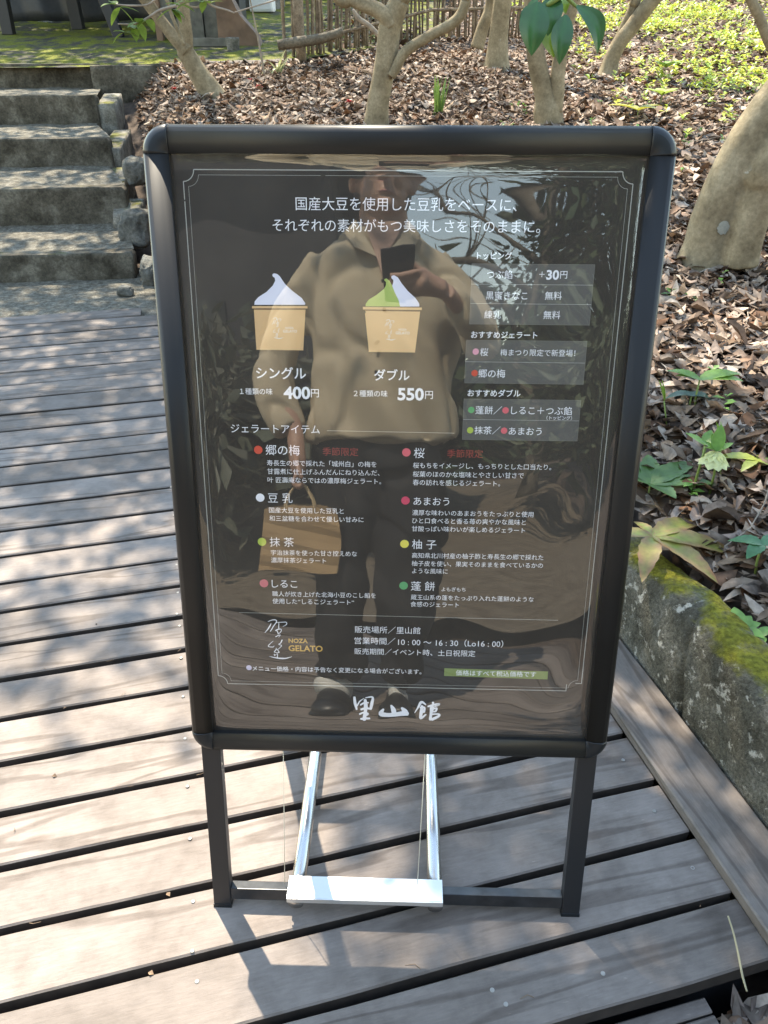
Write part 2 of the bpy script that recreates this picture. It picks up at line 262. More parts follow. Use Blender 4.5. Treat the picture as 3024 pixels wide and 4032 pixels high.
# ------------------------------------------------------------------ ground
def sstep(x): x = np.clip(x, 0, 1); return x * x * (3 - 2 * x)
def stair_right(y): return -1.40 - .33 * (y - 3.3)
def ground_h(x, y):
    x = np.asarray(x, float); y = np.asarray(y, float)
    u = x * U[0] + y * U[1]; w = x * W[0] + y * W[1]
    hill = np.where(y < 11, .2 + .125 * y, .2 + .125 * 11 + .19 * (y - 11)) + .02 * np.sin(x * 2.1 + y) * np.clip(y, 0, 1)
    hill = np.maximum(hill, .05 + .0 * y); hill = np.where(w < 3.4, np.minimum(hill, .198 + np.clip(u - .84, 0, 9) * .45), hill)
    low = np.clip(.34 * (y - 3.75) - .2, -.05, .9)
    m_r = sstep((u - .83) / .035)
    d = np.minimum(np.where(u < .84, (w - 3.52) / .45, 9), (x - stair_right(y) - .10) / .42)
    m_b = sstep(d)
    back = np.minimum(low, hill) + (hill - np.minimum(low, hill)) * m_b
    back = np.where(x < stair_right(y) - .06, np.minimum(low, hill) - .3, back)
    h = np.where(w > 3.4, back, -.28 + (hill + .28) * m_r)
    h = np.where((w < 3.4) & (w > -.4) & (u < .83), -.28, h)
    front = -.115 + np.clip(-w - .3, 0, .5) * -.15 - np.clip(-w - 2.0, 0, 1) * .15
    h = np.where(w < -.235, np.where(u > .83, h, front), h)
    ter = (y > 6.62 + .24 * (x + 2.38)) & (x < -.95)
    h = h + np.where(h > .0, .010, .0) * vnoise(np.stack([x.ravel(), y.ravel()], 1), 3, 3, 4).reshape(x.shape)
    return np.where(ter, np.minimum(h, .9), h)
def grid(x0, x1, y0, y1, st):
    xs = np.arange(x0, x1 + st / 2, st); ys = np.arange(y0, y1 + st / 2, st); X, Y = np.meshgrid(xs, ys)
    nx, ny = len(xs), len(ys); k = np.arange(nx * ny).reshape(ny, nx)
    F = np.stack([k[:-1, :-1].ravel(), k[:-1, 1:].ravel(), k[1:, 1:].ravel(), k[1:, :-1].ravel()], 1)
    return X.ravel(), Y.ravel(), F
def uneven(a0, a1, near0, near1, st, far):
    lo = near0 - np.cumsum(st * 1.18 ** np.arange(1, 40)); lo = lo[lo > a0][::-1]; hi = near1 + np.cumsum(st * 1.18 ** np.arange(1, 40)); hi = hi[hi < a1]
    return np.concatenate([[a0], lo, np.arange(near0, near1, st), hi, [a1]])
xs = uneven(-70, 70, -5, 5.5, .06, 0); ys = uneven(-70, 70, -1, 13, .06, 0); X, Y = np.meshgrid(xs, ys); nx, ny = len(xs), len(ys); kk = np.arange(nx * ny).reshape(ny, nx)
F = np.stack([kk[:-1, :-1].ravel(), kk[:-1, 1:].ravel(), kk[1:, 1:].ravel(), kk[1:, :-1].ravel()], 1)
X = X.ravel(); Y = Y.ravel(); Z = ground_h(X, np.clip(Y, -5, 30)) - .004
tag(mesh('ground', np.stack([X, Y, Z], 1), F, M['soil'], smooth=True), kind='structure')

# ------------------------------------------------------------------ deck of planks, its edge board, the lower step
gaps = [3.48, 3.299, 3.124, 2.959, 2.796, 2.636, 2.476, 2.32, 2.164, 2.012, 1.867, 1.722, 1.579, 1.435, 1.292, 1.157, 1.026, .893, .766, .636, .508, .381, .26, .137, .013, -.109]
edges = [3.62] + gaps + [-.224]
def plank(mb, u0, u1, w0, w1, z, th, bev=.003, wob=.0012):
    """one board with a slightly wavy worn edge"""
    n = 40; us = np.linspace(u0, u1, n); r = random.random(); s = random.random() * 99
    wa = w0 + wob * np.array([math.sin(q * 7 + s) + .6 * math.sin(q * 19 + s * 2) for q in us]); wb = w1 + wob * np.array([math.sin(q * 6 + s * 3) + .6 * math.sin(q * 23 + s) for q in us])
    dz = [.0008 * math.sin(q * 2 + s) for q in us]
    V = []; Fq = []
    for k in range(n):
        for (ww, zz) in ((wa[k], -th), (wa[k], -bev), (wa[k] + bev, 0), (wb[k] - bev, 0), (wb[k], -bev), (wb[k], -th)):
            p = uw(us[k], ww); V.append((p[0], p[1], z + zz + dz[k]))
    for k in range(n - 1):
        for j in range(6): Fq.append((k * 6 + j, k * 6 + (j + 1) % 6, (k + 1) * 6 + (j + 1) % 6, (k + 1) * 6 + j)[::-1])
    Fq.append(tuple(range(6))); Fq.append(tuple(range((n - 1) * 6, n * 6))[::-1]); i0 = len(mb.I); mb.add(V, Fq, 0, r)
    for q in range((n - 1) * 6):   # sides coloured darker so the gaps read dark, the walked-on top has weathered grey
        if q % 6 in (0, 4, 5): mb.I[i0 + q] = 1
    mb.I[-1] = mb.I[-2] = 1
db = MB()
for k in range(len(edges) - 1):
    hi, lo = edges[k], edges[k + 1]; g = .0135 if lo > -.2 else 0
    if k == 0: plank(db, -6.0, -.45, lo + .002, hi, 0, .035)
    else: plank(db, -6.0, .572, lo + (.001 if lo > -.2 else 0), hi - .0135, random.uniform(-.0012, .0012), .035)
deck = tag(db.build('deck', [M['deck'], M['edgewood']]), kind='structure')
jb = MB()
for uu in (-5.4, -4.2, -3.0, -1.8, -.9, -.05, .45): jb.box((*uw(uu, 1.66), -.09), (.035, 1.85, .05), (*U, 0), (*W, 0))
jb.box((*uw(-2.7, -.200), -.135), (3.25, .008, .098), (*U, 0), (*W, 0))
tag(jb.build('deck_joists', [M['black']]), kind='structure')
eb = MB(); plank(eb, -.226, 3.45, 0, 1, 0, .01)
eb = MB(); n = 30
V = []; Fq = []
for k in range(n):
    w_ = -.226 + (3.6) * k / (n - 1)
    for (uu, zz) in ((.573, .0015), (.573, .021), (.576, .0235), (.697, .0225), (.70, .0195), (.70, -.10)):
        p = uw(uu + .0008 * math.sin(w_ * 5), w_); V.append((p[0], p[1], zz))
for k in range(n - 1):
    for j in range(6): Fq.append((k * 6 + j, k * 6 + (j + 1) % 6, (k + 1) * 6 + (j + 1) % 6, (k + 1) * 6 + j))
Fq.append(tuple(range(6))[::-1]); Fq.append(tuple(range((n - 1) * 6, n * 6))); eb.add(V, Fq, 0, .4)
tag(eb.build('edge_board', [M['beam']]), 'long grey wooden edge board along the foot of the mossy stone wall', 'edge board')
sb = MB(); w_ = -.2285
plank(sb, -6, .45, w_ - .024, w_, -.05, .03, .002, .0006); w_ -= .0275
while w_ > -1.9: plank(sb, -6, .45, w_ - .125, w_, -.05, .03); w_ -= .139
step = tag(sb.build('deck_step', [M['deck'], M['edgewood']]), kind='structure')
sk = MB(); sk.box((*uw(-2.8, -1.07), -.16), (3.2, .8, .07), (*U, 0), (*W, 0)); tag(sk.build('step_base', [M['black']]), kind='structure')
# screws: a slotted head each, set into the planks
def screw_mesh():
    V = [(0, 0, .0012)]; Fq = []
    for rr, zz in ((.0022, .0010), (.0038, .0016), (.0046, .0012), (.0050, -.001)):
        V += [(rr * math.cos(t * math.pi / 6), rr * math.sin(t * math.pi / 6), zz) for t in range(12)]
    for t in range(12): Fq.append((0, 1 + t, 1 + (t + 1) % 12))
    for q in range(3):
        for t in range(12): Fq.append((1 + q * 12 + t, 1 + (q + 1) * 12 + t, 1 + (q + 1) * 12 + (t + 1) % 12, 1 + q * 12 + (t + 1) % 12))
    return V, Fq
sv, sf = screw_mesh(); s0 = mesh('screw', sv, sf, M['screw'], parent=deck); first = True
SPOT = [(0.46, 0.335), (0.491, 0.214), (0.527, 0.097), (0.329, -0.09), (0.152, -0.12), (0.171, -0.14)]
for w_a in (-.05, .075, .2, .32, .445, .57, .70, .83, .96, 1.09, 1.22, 1.36, 1.5, 1.65): SPOT += [uw(-.33, w_a + .02), uw(-.335, w_a + .07)] if random.random() < .5 else [uw(-.33, w_a + .03)]
for (sx, sy) in SPOT:
    o = s0 if first else s0.copy()
    if not first: link(o, deck)
    first = False; o.location = (sx, sy, .0006); o.rotation_euler.z = random.random() * 3; o.scale = (.8, .8, .8)

# ------------------------------------------------------------------ low mossy stone wall along the deck
def wall_strip(name, w0, w1, st, mat):
    prof = [(.703, -.25), (.704, -.1), (.706, .02), (.708, .09), (.712, .15), (.72, .185), (.737, .205), (.765, .212), (.79, .212), (.812, .208), (.83, .19), (.84, .14), (.842, .0), (.842, -.25)]
    # refine the profile
    pr = []
    for a, b in zip(prof[:-1], prof[1:]):
        for t in np.linspace(0, 1, 4)[:-1]: pr.append((a[0] + (b[0] - a[0]) * t, a[1] + (b[1] - a[1]) * t))
    pr.append(prof[-1]); ws = np.arange(w0, w1, st); V = []
    for w_ in ws:
        hz = 1 + .10 * math.sin(w_ * 2.6 + .7) + .05 * math.sin(w_ * 7.3)
        for (a, z) in pr:
            p = uw(a, w_); V.append((p[0], p[1], z * hz if z > 0 else z))
    V = np.array(V); c = np.array([*uw(.775, 0), 0]); k = len(pr); n = len(ws)
    d = vnoise(V, 5, 4, 9) * .010 + vnoise(V, 8, 4, 45) * .0055
    du = (V[:, :2] @ U - .775); up = np.clip((V[:, 2] - .1) / .1, 0, 1)
    out = np.sign(du) * (1 - up * .6)
    mask = (V[:, 2] > .03)
    V[:, 0] += U[0] * d * out * mask; V[:, 1] += U[1] * d * out * mask; V[:, 2] += d * up
    # vertical crack
    wv = V[:, :2] @ W; cr = np.exp(-((wv - (.31 + (.2 - V[:, 2]) * -.25)) / .0045) ** 2) * .012; V[:, 0] += U[0] * cr * (du < 0); V[:, 1] += U[1] * cr * (du < 0)
    kk = np.arange(n * k).reshape(n, k); Fq = np.stack([kk[:-1, :-1].ravel(), kk[1:, :-1].ravel(), kk[1:, 1:].ravel(), kk[:-1, 1:].ravel()], 1)[:, ::-1]
    return mesh(name, V, np.ascontiguousarray(Fq), mat, smooth=True)
tag(wall_strip('stone_wall', -1.6, 3.6, .008, M['wallstone']), 'low mossy stone wall between the deck edge board and the leaf litter', 'stone wall')

# ------------------------------------------------------------------ garden steps, cheek blocks, terrace, retaining wall, rocks
def rough_box(mb, c, h, X, Y, i=0, sub=6, amp=.006, seed=0, top=0.0):
    """bevelled block with an uneven worn surface; top = slope of the top along Y"""
    bm = bmesh.new(); bmesh.ops.create_cube(bm, size=2); bmesh.ops.subdivide_edges(bm, edges=bm.edges[:], cuts=sub, use_grid_fill=True)
    V = np.array([v.co[:] for v in bm.verts]); rr = np.array([.985 + .0 * k for k in range(len(V))])
    e = np.sort(np.abs(V), 1); corner = (e[:, 1] > .999); 
    P = V * np.array(h); P[corner] *= .993
    Wd = np.array(c) + P[:, :1] * np.array(X) + P[:, 1:2] * np.array(Y) + P[:, 2:] * np.array([0, 0, 1.])
    dirn = P / (np.linalg.norm(P, axis=1)[:, None] + 1e-9)
    Wd += dirn * (vnoise(Wd, seed, 4, 8) * amp)[:, None]
    if top: Wd[:, 2] += np.where(V[:, 2] > 0, P[:, 1] * top, 0)
    bm.verts.index_update(); Fq = [[v.index for v in f.verts] for f in bm.faces]; bm.free(); mb.add(Wd, Fq, i)
SA = R(8.4); SX = np.array([math.cos(SA), math.sin(SA), 0]); SY = np.array([-SX[1], SX[0], 0])
STEP = [(3.88, .0, .151, -1.655), (4.5, .205, .419, -1.86), (5.15, .469, .64, -2.13), (5.85, .677, .868, -2.42), (6.6, .885, 1.055, -2.60)]
st = thing('stone_steps', 'five wide concrete garden steps with gravel treads climbing to the terrace', 'steps', (-2.6, 3.9, 0))
for k, (y, zb, zt, xr) in enumerate(STEP):
    yn, zn = (STEP[k + 1][0], STEP[k + 1][1]) if k < 4 else (7.3, 1.13)
    f = MB(); x0 = -2.15 - .22 * k   # column where y was measured
    def at_(x, yy): return np.array([x, yy + (x - x0) * math.tan(SA), 0])
    xl = -6.5; xm = (xl + xr) / 2
    c = at_(xm, y + .055); rough_box(f, (c[0], c[1], (zt + zb - .3) / 2), ((xr - xl) / 2 / math.cos(SA), .055, (zt - zb + .3) / 2), SX, SY, 0, 22, .011, k)
    xq = STEP[k + 1][3] if k < 4 else xr; c2_ = at_((xl + xq) / 2, (y + .11 + yn + .1) / 2); rough_box(f, (c2_[0], c2_[1], (zt + zb - .34) / 2), ((xq - xl) / 2 / math.cos(SA) - .012, (yn - y) / 2, (zt - zb + .30) / 2), SX, SY, 0, 6, .004, k + 70)
    so_ = f.build('riser', [M['concrete']], st, True)
    # gravel tread as a fine sheet
    nu, nv = 90, 16; V = []
    xr2 = STEP[k + 1][3] if k < 4 else xr
    for a in range(nv):
        yy = y + .1 + (yn - y + .05) * a / (nv - 1); zz = zt - .004 + (zn - zt) * min(1, a / (nv - 2))
        for b in range(nu):
            p = at_(xl + (xr + (xr2 - xr) * min(1, a / (nv - 4)) - xl - .012) * b / (nu - 1), yy); V.append((p[0], p[1], zz))
    V = np.array(V); V[:, 2] += vnoise(V[:, :2], 30 + k, 4, 14) * .006
    kk = np.arange(nu * nv).reshape(nv, nu); Fq = np.stack([kk[:-1, :-1].ravel(), kk[:-1, 1:].ravel(), kk[1:, 1:].ravel(), kk[1:, :-1].ravel()], 1)
    if k < 4: mesh('tread', V, Fq, M['gravel'], smooth=True, parent=st)
# path of gravel between deck and first riser
X, Y, F = grid(-6.5, -1.2, 3.0, 4.2, .05); Z = .005 * vnoise(np.stack([X, Y], 1), 4, 4, 12) - .006 - .08 * sstep((3.5 - (X * W[0] + Y * W[1])) / .12)
Z = np.where(X > -1.5, Z - .05 * (X + 1.5) / .3, Z)
tag(mesh('gravel_path', np.stack([X, Y, Z], 1), F, M['gravel'], smooth=True), kind='structure')
ck = thing('step_cheek', 'row of broken mossy concrete blocks edging the right side of the steps', 'step edging', (-1.7, 5.2, .3))
for k, (x, y, z0, z1, hx, hy) in enumerate([(-2.385, 6.12, .3, .835, .068, .19), (-2.19, 5.58, .2, .60, .062, .30), (-2.02, 4.98, .05, .43, .075, .24), (-1.86, 4.62, .02, .29, .085, .13)]):
    f = MB(); rough_box(f, (x, y, (z0 + z1) / 2), (hx, hy, (z1 - z0) / 2), SX, SY, 0, 9, .012 if k < 2 else .028, 40 + k, .12); f.build('block', [M['cheek']], ck, True)
# terrace and its retaining wall
def terr_z(y): return 1.045 + .13 * (y - 6.6)
X, Y, F = grid(-9, .4, 6.3, 14, .1); 
edge = 6.66 + .20 * (np.minimum(X, -.8) + 2.38) + .03 * np.sin(X * 5); Y2 = np.maximum(Y, edge); Zt = terr_z(Y2) + .012 * vnoise(np.stack([X, Y2], 1), 6, 4, 5) 
X2 = np.where(X > -.9, -.9 + (X + .9) * np.clip((Y2 - 6.95) / 1.2, 0, 1), X)
tag(mesh('terrace', np.stack([X2, Y2, Zt], 1), F, M['mossy'], smooth=True), kind='structure')
rw = MB()
for k, (a, b) in enumerate([((-2.66, 6.56), (-1.78, 6.75)), ((-1.74, 6.76), (-.88, 6.97))]):
    d = np.array([b[0] - a[0], b[1] - a[1], 0]); l = np.linalg.norm(d); d /= l; q = np.array([-d[1], d[0], 0])
    rough_box(rw, ((a[0] + b[0]) / 2 + q[0] * .12, (a[1] + b[1]) / 2 + q[1] * .12, .80), (l / 2, .12, .245), d, q, 0, 9, .012, 60 + k)
tag(rw.build('retaining_wall', [M['concrete']], None, True), 'low cracked concrete retaining wall with a mossy top behind the leaf litter', 'retaining wall')
def rock(label, c, r, seed, mat='rock', name='rock', cat='rock'):
    bm = bmesh.new(); bmesh.ops.create_icosphere(bm, subdivisions=4, radius=1); V = np.array([v.co[:] for v in bm.verts])
    d = vnoise(V, seed, 4, 1.8); V = np.sign(V) * np.abs(V) ** .62; V *= (1 + .34 * d)[:, None]; V += np.round(vnoise(V, seed + 50, 2, 3)[:, None] * 2.5) * .035 * V; V = V * np.array(r) + np.array(c)
    bm.verts.index_update(); Fq = [[v.index for v in f.verts] for f in bm.faces]; bm.free()
    return tag(mesh(name, V, Fq, M[mat], smooth=True), label, cat)
rock('greenish mossy rock just left of the sign frame, topmost of the row beside the steps', (-1.85, 4.9, .47), (.065, .09, .08), 1)
rock('large pale grey rock beside the second step, left of the sign frame', (-1.70, 4.27, .22), (.10, .10, .11), 2)
rock('tall tan rock close to the sign frame, beside the first step', (-1.53, 3.85, .05), (.065, .07, .10), 4)
rock('small dark blue-grey pebble at the corner of the first step', (-1.60, 3.62, .02), (.045, .035, .025), 5, name='pebble', cat='pebble')
rock('grey boulder lying on the far terrace beside a white box', (-2.0, 10.6, 1.60), (.42, .3, .28), 7)

# ------------------------------------------------------------------ things on the terrace
tb = thing('table', 'black wooden table on the terrace, only its straight and slanted legs in view', 'table', (-3.5, 8.6, 1.3))
def leg_box(a, b, hw, nm, parent, mat):
    a, b = Vector(a), Vector(b); z = (b - a).normalized(); x = Vector((1, 0, 0)); x = (x - z * x.dot(z)).normalized(); y = z.cross(x)
    return MB().box((a + b) / 2, (hw, hw * .8, (b - a).length / 2), x, y, z, 0, 0, .006).build(nm, [mat], parent)
leg_box((-4.01, 8.2, 1.26), (-4.0, 8.22, 1.95), .055, 'leg', tb, M['black'])
leg_box((-3.50, 8.75, 1.31), (-3.52, 8.73, 1.95), .06, 'leg', tb, M['black'])
leg_box((-2.87, 8.1, 1.235), (-3.08, 8.12, 1.95), .05, 'leg', tb, M['black'])
MB().box((-3.45, 8.5, 1.98), (.85, .5, .025), bev=.005).build('table_top', [M['black']], tb)
V = []; nn = 120
for k in range(nn):
    t = k / (nn - 1); x = -6.2 + 3.9 * t; ph = (t * 9) % 1.0; dy = .10 * abs(ph - .5)
    for j in range(9): zz = j / 8; V.append((x + .22 * (1 - zz), 9.25 + dy + .06 * zz + .015 * math.sin(x * 9 + zz * 4), 1.375 + zz * .9 + .02 * math.sin(t * 9 * math.pi) * (1 - zz)))
kk = np.arange(nn * 9).reshape(nn, 9); Fq = np.stack([kk[:-1, :-1].ravel(), kk[1:, :-1].ravel(), kk[1:, 1:].ravel(), kk[:-1, 1:].ravel()], 1)
ta = tag(mesh('tarpaulin', V, Fq, M['tarp'], smooth=True), 'black pleated plastic sheet hanging behind the table legs', 'sheet')
sm = ta.modifiers.new('thick', 'SOLIDIFY'); sm.thickness = .01
sh = thing('timber_cabinet', 'old grey timber cabinet with dark slots on the mossy terrace', 'cabinet', (-2.0, 7.9, 1.2))
f = MB()
for k, x in enumerate((-2.34, -2.20, -2.06, -1.93, -1.80)): f.box((x, 8.0 + .03 * (k % 2), 1.60), (.062, .018, .36), (1, .1, 0), (-.1, 1, 0), bev=.003)
f.build('board', [M['shed']], sh)
MB().box((-2.05, 8.45, 1.60), (.36, .38, .40), (1, .1, 0), (-.1, 1, 0), bev=.01).build('case', [M['black']], sh)
for x in (-2.42, -1.73): MB().box((x, 8.0 + .1 * (x + 2.05), 1.60), (.03, .035, .42), bev=.004).build('post', [M['rust']], sh)
MB().box((-1.93, 7.66, 1.205), (.24, .13, .035), (1, .08, 0), (-.08, 1, 0), bev=.006).build('plinth', [M['shed']], sh)
V = [(-1.70, 7.62, 1.16), (-1.40, 7.70, 1.16), (-1.45, 7.70, 1.28), (-1.58, 7.67, 1.42), (-1.68, 7.64, 1.62), (-1.70, 7.63, 1.95), (-1.78, 7.62, 1.95), (-1.78, 7.60, 1.16)]
V2 = V + [(x, y + .2, z) for x, y, z in V]; Fq = [tuple(range(8))[::-1], tuple(range(8, 16))] + [(k, (k + 1) % 8, 8 + (k + 1) % 8, 8 + k) for k in range(8)]
tag(mesh('timber_wedge', V2, Fq, M['rust']), 'brown flared timber foot leaning against the grey cabinet', 'timber')
V = []; 
for zz, rr in ((1.12, .05), (1.14, .055), (1.235, .062), (1.245, .056), (1.246, .0)):
    V += [(-1.60 + rr * math.cos(t * math.pi / 10), 7.35 + rr * math.sin(t * math.pi / 10), zz) for t in range(20)]
Fq = [(q * 20 + t, q * 20 + (t + 1) % 20, (q + 1) * 20 + (t + 1) % 20, (q + 1) * 20 + t) for q in range(4) for t in range(20)]
tag(mesh('stump', V, Fq, M['rock']), 'small round cut stump standing on the moss beside the brown timber', 'stump')
tag(MB().box((-1.75, 10.1, 1.62), (.14, .12, .13), bev=.03).build('plastic_box', [M['white']]), 'small white plastic box on the far terrace beside the boulder', 'box')
tag(MB().box((-1.2, 11.6, 1.95), (1.6, .12, .32), bev=.01).build('block_wall', [M['rock']]), 'pale grey block wall at the far back behind the bamboo fence', 'wall')

# bamboo fence with its canes
bf = thing('bamboo_fence', 'rustic fence of upright weathered bamboo canes behind the trees', 'fence', (-.3, 7.2, 1.07))
def gz(x, y): return float(ground_h([x], [y])[0])
cn = 0
for k in range(84):
    t = k / 83; x = -1.06 + 2.35 * t + random.uniform(-.02, .02); y = 7.0 + 1.3 * t + .25 * math.sin(t * 3) + random.uniform(-.06, .06)
    z0 = gz(x, y) - .03 + random.choice([0, 0, .06]); r0 = random.uniform(.007, .017); lean = random.uniform(-.06, .06)
    mbx = MB(); mbx.tube([(x + lean * q, y + .02 * q, z0 + q) for q in np.linspace(0, 1.0, 7)], [r0 * (1 + .06 * (j % 2)) for j in range(7)], 7); mbx.build('cane', [M['bamboo']], bf, True)
MB().tube([(-.93, 6.97, .95), (-.95, 6.98, 1.3), (-.94, 7.0, 2.1)], .045, 12).build('post', [M['bamboo']], bf, True)
for zz in (.28, .75): MB().tube([(-1.06, 7.03, gz(-1, 7) + zz), (.2, 7.85, gz(.2, 7.85) + zz - .02), (1.3, 8.3, gz(1.3, 8.3) + zz)], .014, 8).build('rail', [M['bamboo']], bf, True)
# ------------------------------------------------------------------ shared shape makers
def fuse(name, parts, mat, vox, parent, sm=2):
    """join overlapping shapes into one continuous skin"""
    mb = MB()
    for V, Fq in parts: mb.add(V, Fq)
    o = mesh(name, mb.V, mb.F, mat, smooth=True, parent=parent)
    r = o.modifiers.new('fuse', 'REMESH'); r.mode = 'VOXEL'; r.voxel_size = vox; r.use_smooth_shade = True
    s = o.modifiers.new('soften', 'SMOOTH'); s.factor = .5; s.iterations = sm
    dg = bpy.context.evaluated_depsgraph_get(); me = bpy.data.meshes.new_from_object(o.evaluated_get(dg)); o.modifiers.clear(); o.data = me
    return o
def ray_px(x, y):
    return cam.rotation_euler.to_matrix() @ Vector(((x - 829.5) / 1660.7, -(y - 1106) / 1660.7, -1))
# ------------------------------------------------------------------ trees
def limb(mb, pts, n=14, m=5, base=0.0, lump=.05):
    q = smooth_path(pts, m); P = np.array(q)
    V, Fq = tube_vf(P[:, :3], P[:, 3], n); V = np.array(V)
    c = np.repeat(P[:, :3], n, 0); d = V - c; d *= (1 + lump * vnoise(V, 17, 3, 9))[:, None]
    if base:  # root flare
        h = V[:, 2] - P[0, 2]; d *= (1 + base * np.exp(-np.clip(h, 0, 9) / .07) * (1 + .35 * np.sin(np.arctan2(d[:, 1], d[:, 0]) * 5)))[:, None]
    mb.add(c + d, Fq); return P
def up(pts, rise, dx=0, dy=0, k=4):
    """continue a limb upward beyond the picture"""
    x, y, z, r = pts[-1]; return pts + [(x + dx * (j + 1) / k + .06 * math.sin(j * 2 + x), y + dy * (j + 1) / k, z + rise * (j + 1) / k, r * (1 - .17 * (j + 1))) for j in range(k)]
def leaf_cloud(name, mat, centers, parent, size=.06, n=14, rad=.2, cols=((.05, .09, .02), (.08, .13, .03), (.11, .15, .03)), flat=.5):
    """leaf-sized folded faces scattered in small clusters round the given centres"""
    C = np.repeat(np.asarray(centers), n, 0); k = len(C); P = C + rng.normal(size=(k, 3)) * rad * np.array([1, 1, .6])
    a = rng.uniform(0, 6.283, k); t = rng.normal(0, flat, k); L = size * rng.uniform(.7, 1.3, k)
    ax = np.stack([np.cos(a) * np.cos(t), np.sin(a) * np.cos(t), np.sin(t)], 1); b = rng.normal(size=(k, 3)) * .5 + np.array([0, 0, 1]); sd = np.cross(ax, b); sd /= np.linalg.norm(sd, axis=1)[:, None]; nm = np.cross(sd, ax)
    hw = (L * .24)[:, None]; L = L[:, None]
    V = np.stack([P, P + ax * L * .5 + sd * hw - nm * hw * .3, P + ax * L, P + ax * L * .5 - sd * hw - nm * hw * .3], 1).reshape(-1, 3)
    i = np.arange(k)[:, None] * 4; Fq = np.concatenate([i + [0, 1, 2], i + [0, 2, 3]])
    cc = np.array(cols)[rng.integers(0, len(cols), k)] * rng.uniform(.7, 1.3, (k, 1)); return mesh(name, V, Fq.astype(np.int32), mat, parent=parent, col=np.repeat(cc, 4, 0))
def shade(n, x, y, z=(3.5, 7), keep=None, lump=0.0, g0=0.0):
    """cluster centres high along the sun's direction above ground targets, so the crown shades that ground"""
    out = []
    while len(out) < n:
        gx, gy = random.uniform(*x), random.uniform(*y)
        if keep and not keep(gx, gy): continue
        h = random.uniform(*z); gz_ = g0 if g0 is not None else .2 + .125 * gy
        q = (h - gz_) / SUN.z; out.append((gx + SUN.x * q, gy + SUN.y * q, h))
    return out
TREES = {}
def tree(key, label, limbs, ups, base=.5, mat='bark', flare=True):
    t = thing('camellia_tree' if mat == 'bark' else 'tree', label, 'tree', limbs[0][0][:3]); mb = MB(); limb(mb, up(limbs[0], *ups[0]), base=base if flare else 0); mb.build('trunk', [M[mat]], t, True)
    for l, u_ in zip(limbs[1:], ups[1:]):
        mb = MB(); limb(mb, up(l, *u_) if u_ else l, 12); mb.build('branch', [M[mat]], t, True)
    TREES[key] = t; return t
tree(1, 'slender smooth tree leaning left that forks above the leaf litter, near the steps', T1, [(3.5, -.3, .2), (3.2, -1.6, .8), (1.2, -.5, .2)])
tree(2, 'smooth tan tree right behind the middle of the sign with an arching side limb', T2, [(3.8, -.1, .3), (2.6, -1.4, -.2), (2.6, .5, .5)])
tree(3, 'upright tree with a flared root, standing before the bamboo fence', T3, [(4, -.2, .5), (3.6, .2, .4), None])
tree(4, 'pale tree forking in a narrow V behind the hanging leaves', T4, [(3.8, -.4, .2), (3.5, .9, .6)])
tree(5, 'tree leaning to the right with a dark streaked twin stem, amid the bright ground cover', T5, [(3.5, 1.2, .5), (3.2, .3, .6), (2.5, .5, .3)])
t6 = thing('camellia_tree', 'thick grooved leaning trunk with pale lichen spots at the right edge', 'tree', T6[0][0][:3]); m6 = MB(); limb(m6, up([(x + .018 * (j < 2) + .0, y, z, r * min(.92, .80 + .03 * j)) for j, (x, y, z, r) in enumerate(T6[0])], 3.2, 1.4, .5), 28, 6, .04, .025); limb(m6, up([(x + .022, y - .03, z, r) for x, y, z, r in T6[1]], 3.4, 1.5, .6), 24, 6, .05, .02)
fuse('trunk', [(m6.V, m6.F)], M['bark'], .010, t6, 3); TREES[6] = t6
for (lx, ly, lr) in ((1562, 492, .026), (1593, 392, .021), (1560, 440, .010), (1536, 470, .009), (1612, 330, .012), (1545, 520, .008)):
    d_ = ray_px(lx, ly).normalized(); ok_, hit, no_, _ = t6.children[0].ray_cast(Vector(cam.location), d_)
    if ok_:
        z_ = no_.to_track_quat('Z', 'Y').to_matrix(); n_l = 18; V = [hit + no_ * .0042] + [hit + no_ * .0032 + z_ @ Vector((lr * math.cos(6.283 * k / n_l) * random.uniform(.8, 1.1), lr * math.sin(6.283 * k / n_l) * random.uniform(.8, 1.1), 0)) for k in range(n_l)]
        mesh('lichen_spot', V, [(0, 1 + k, 1 + (k + 1) % n_l) for k in range(n_l)], plain('lichen', (.29, .29, .25), .9, ns=.15, nsc=90), parent=t6)
tree(7, 'thin bare stem slanting across the upper right corner', T7, [(2.2, -.4, .3)], base=.2)
def carve(C, holes):
    # keep gaps between the boughs where the sun comes through
    out = []
    for c in C:
        ok = True
        for (x, y, z, r) in holes:
            q = (c[2] - z) / SUN.z; ok = ok and math.hypot(c[0] - x - SUN.x * q, c[1] - y - SUN.y * q) > r
        if ok: out.append(c)
    return out
HOLES = [(.62, .47, .25, .21), (.685, .26, .28, .18), (.56, .68, .24, .18), (.62, .05, .02, .13), (.33, .13, 0, .13), (.95, 1.25, .3, .2), (.8, .95, .3, .17), (1.25, 1.9, .45, .22)]
# crowns: leaves on the trees, over the places they shade
def kp(f): return f
c1 = shade(560, (-2.9, -.42), (1.25, 3.5), (3.6, 6.5), lambda x, y: random.random() < (.95 if x > -1.9 else .6)) + shade(30, (-1.15, -.42), (.5, 1.3), (4, 6.5))
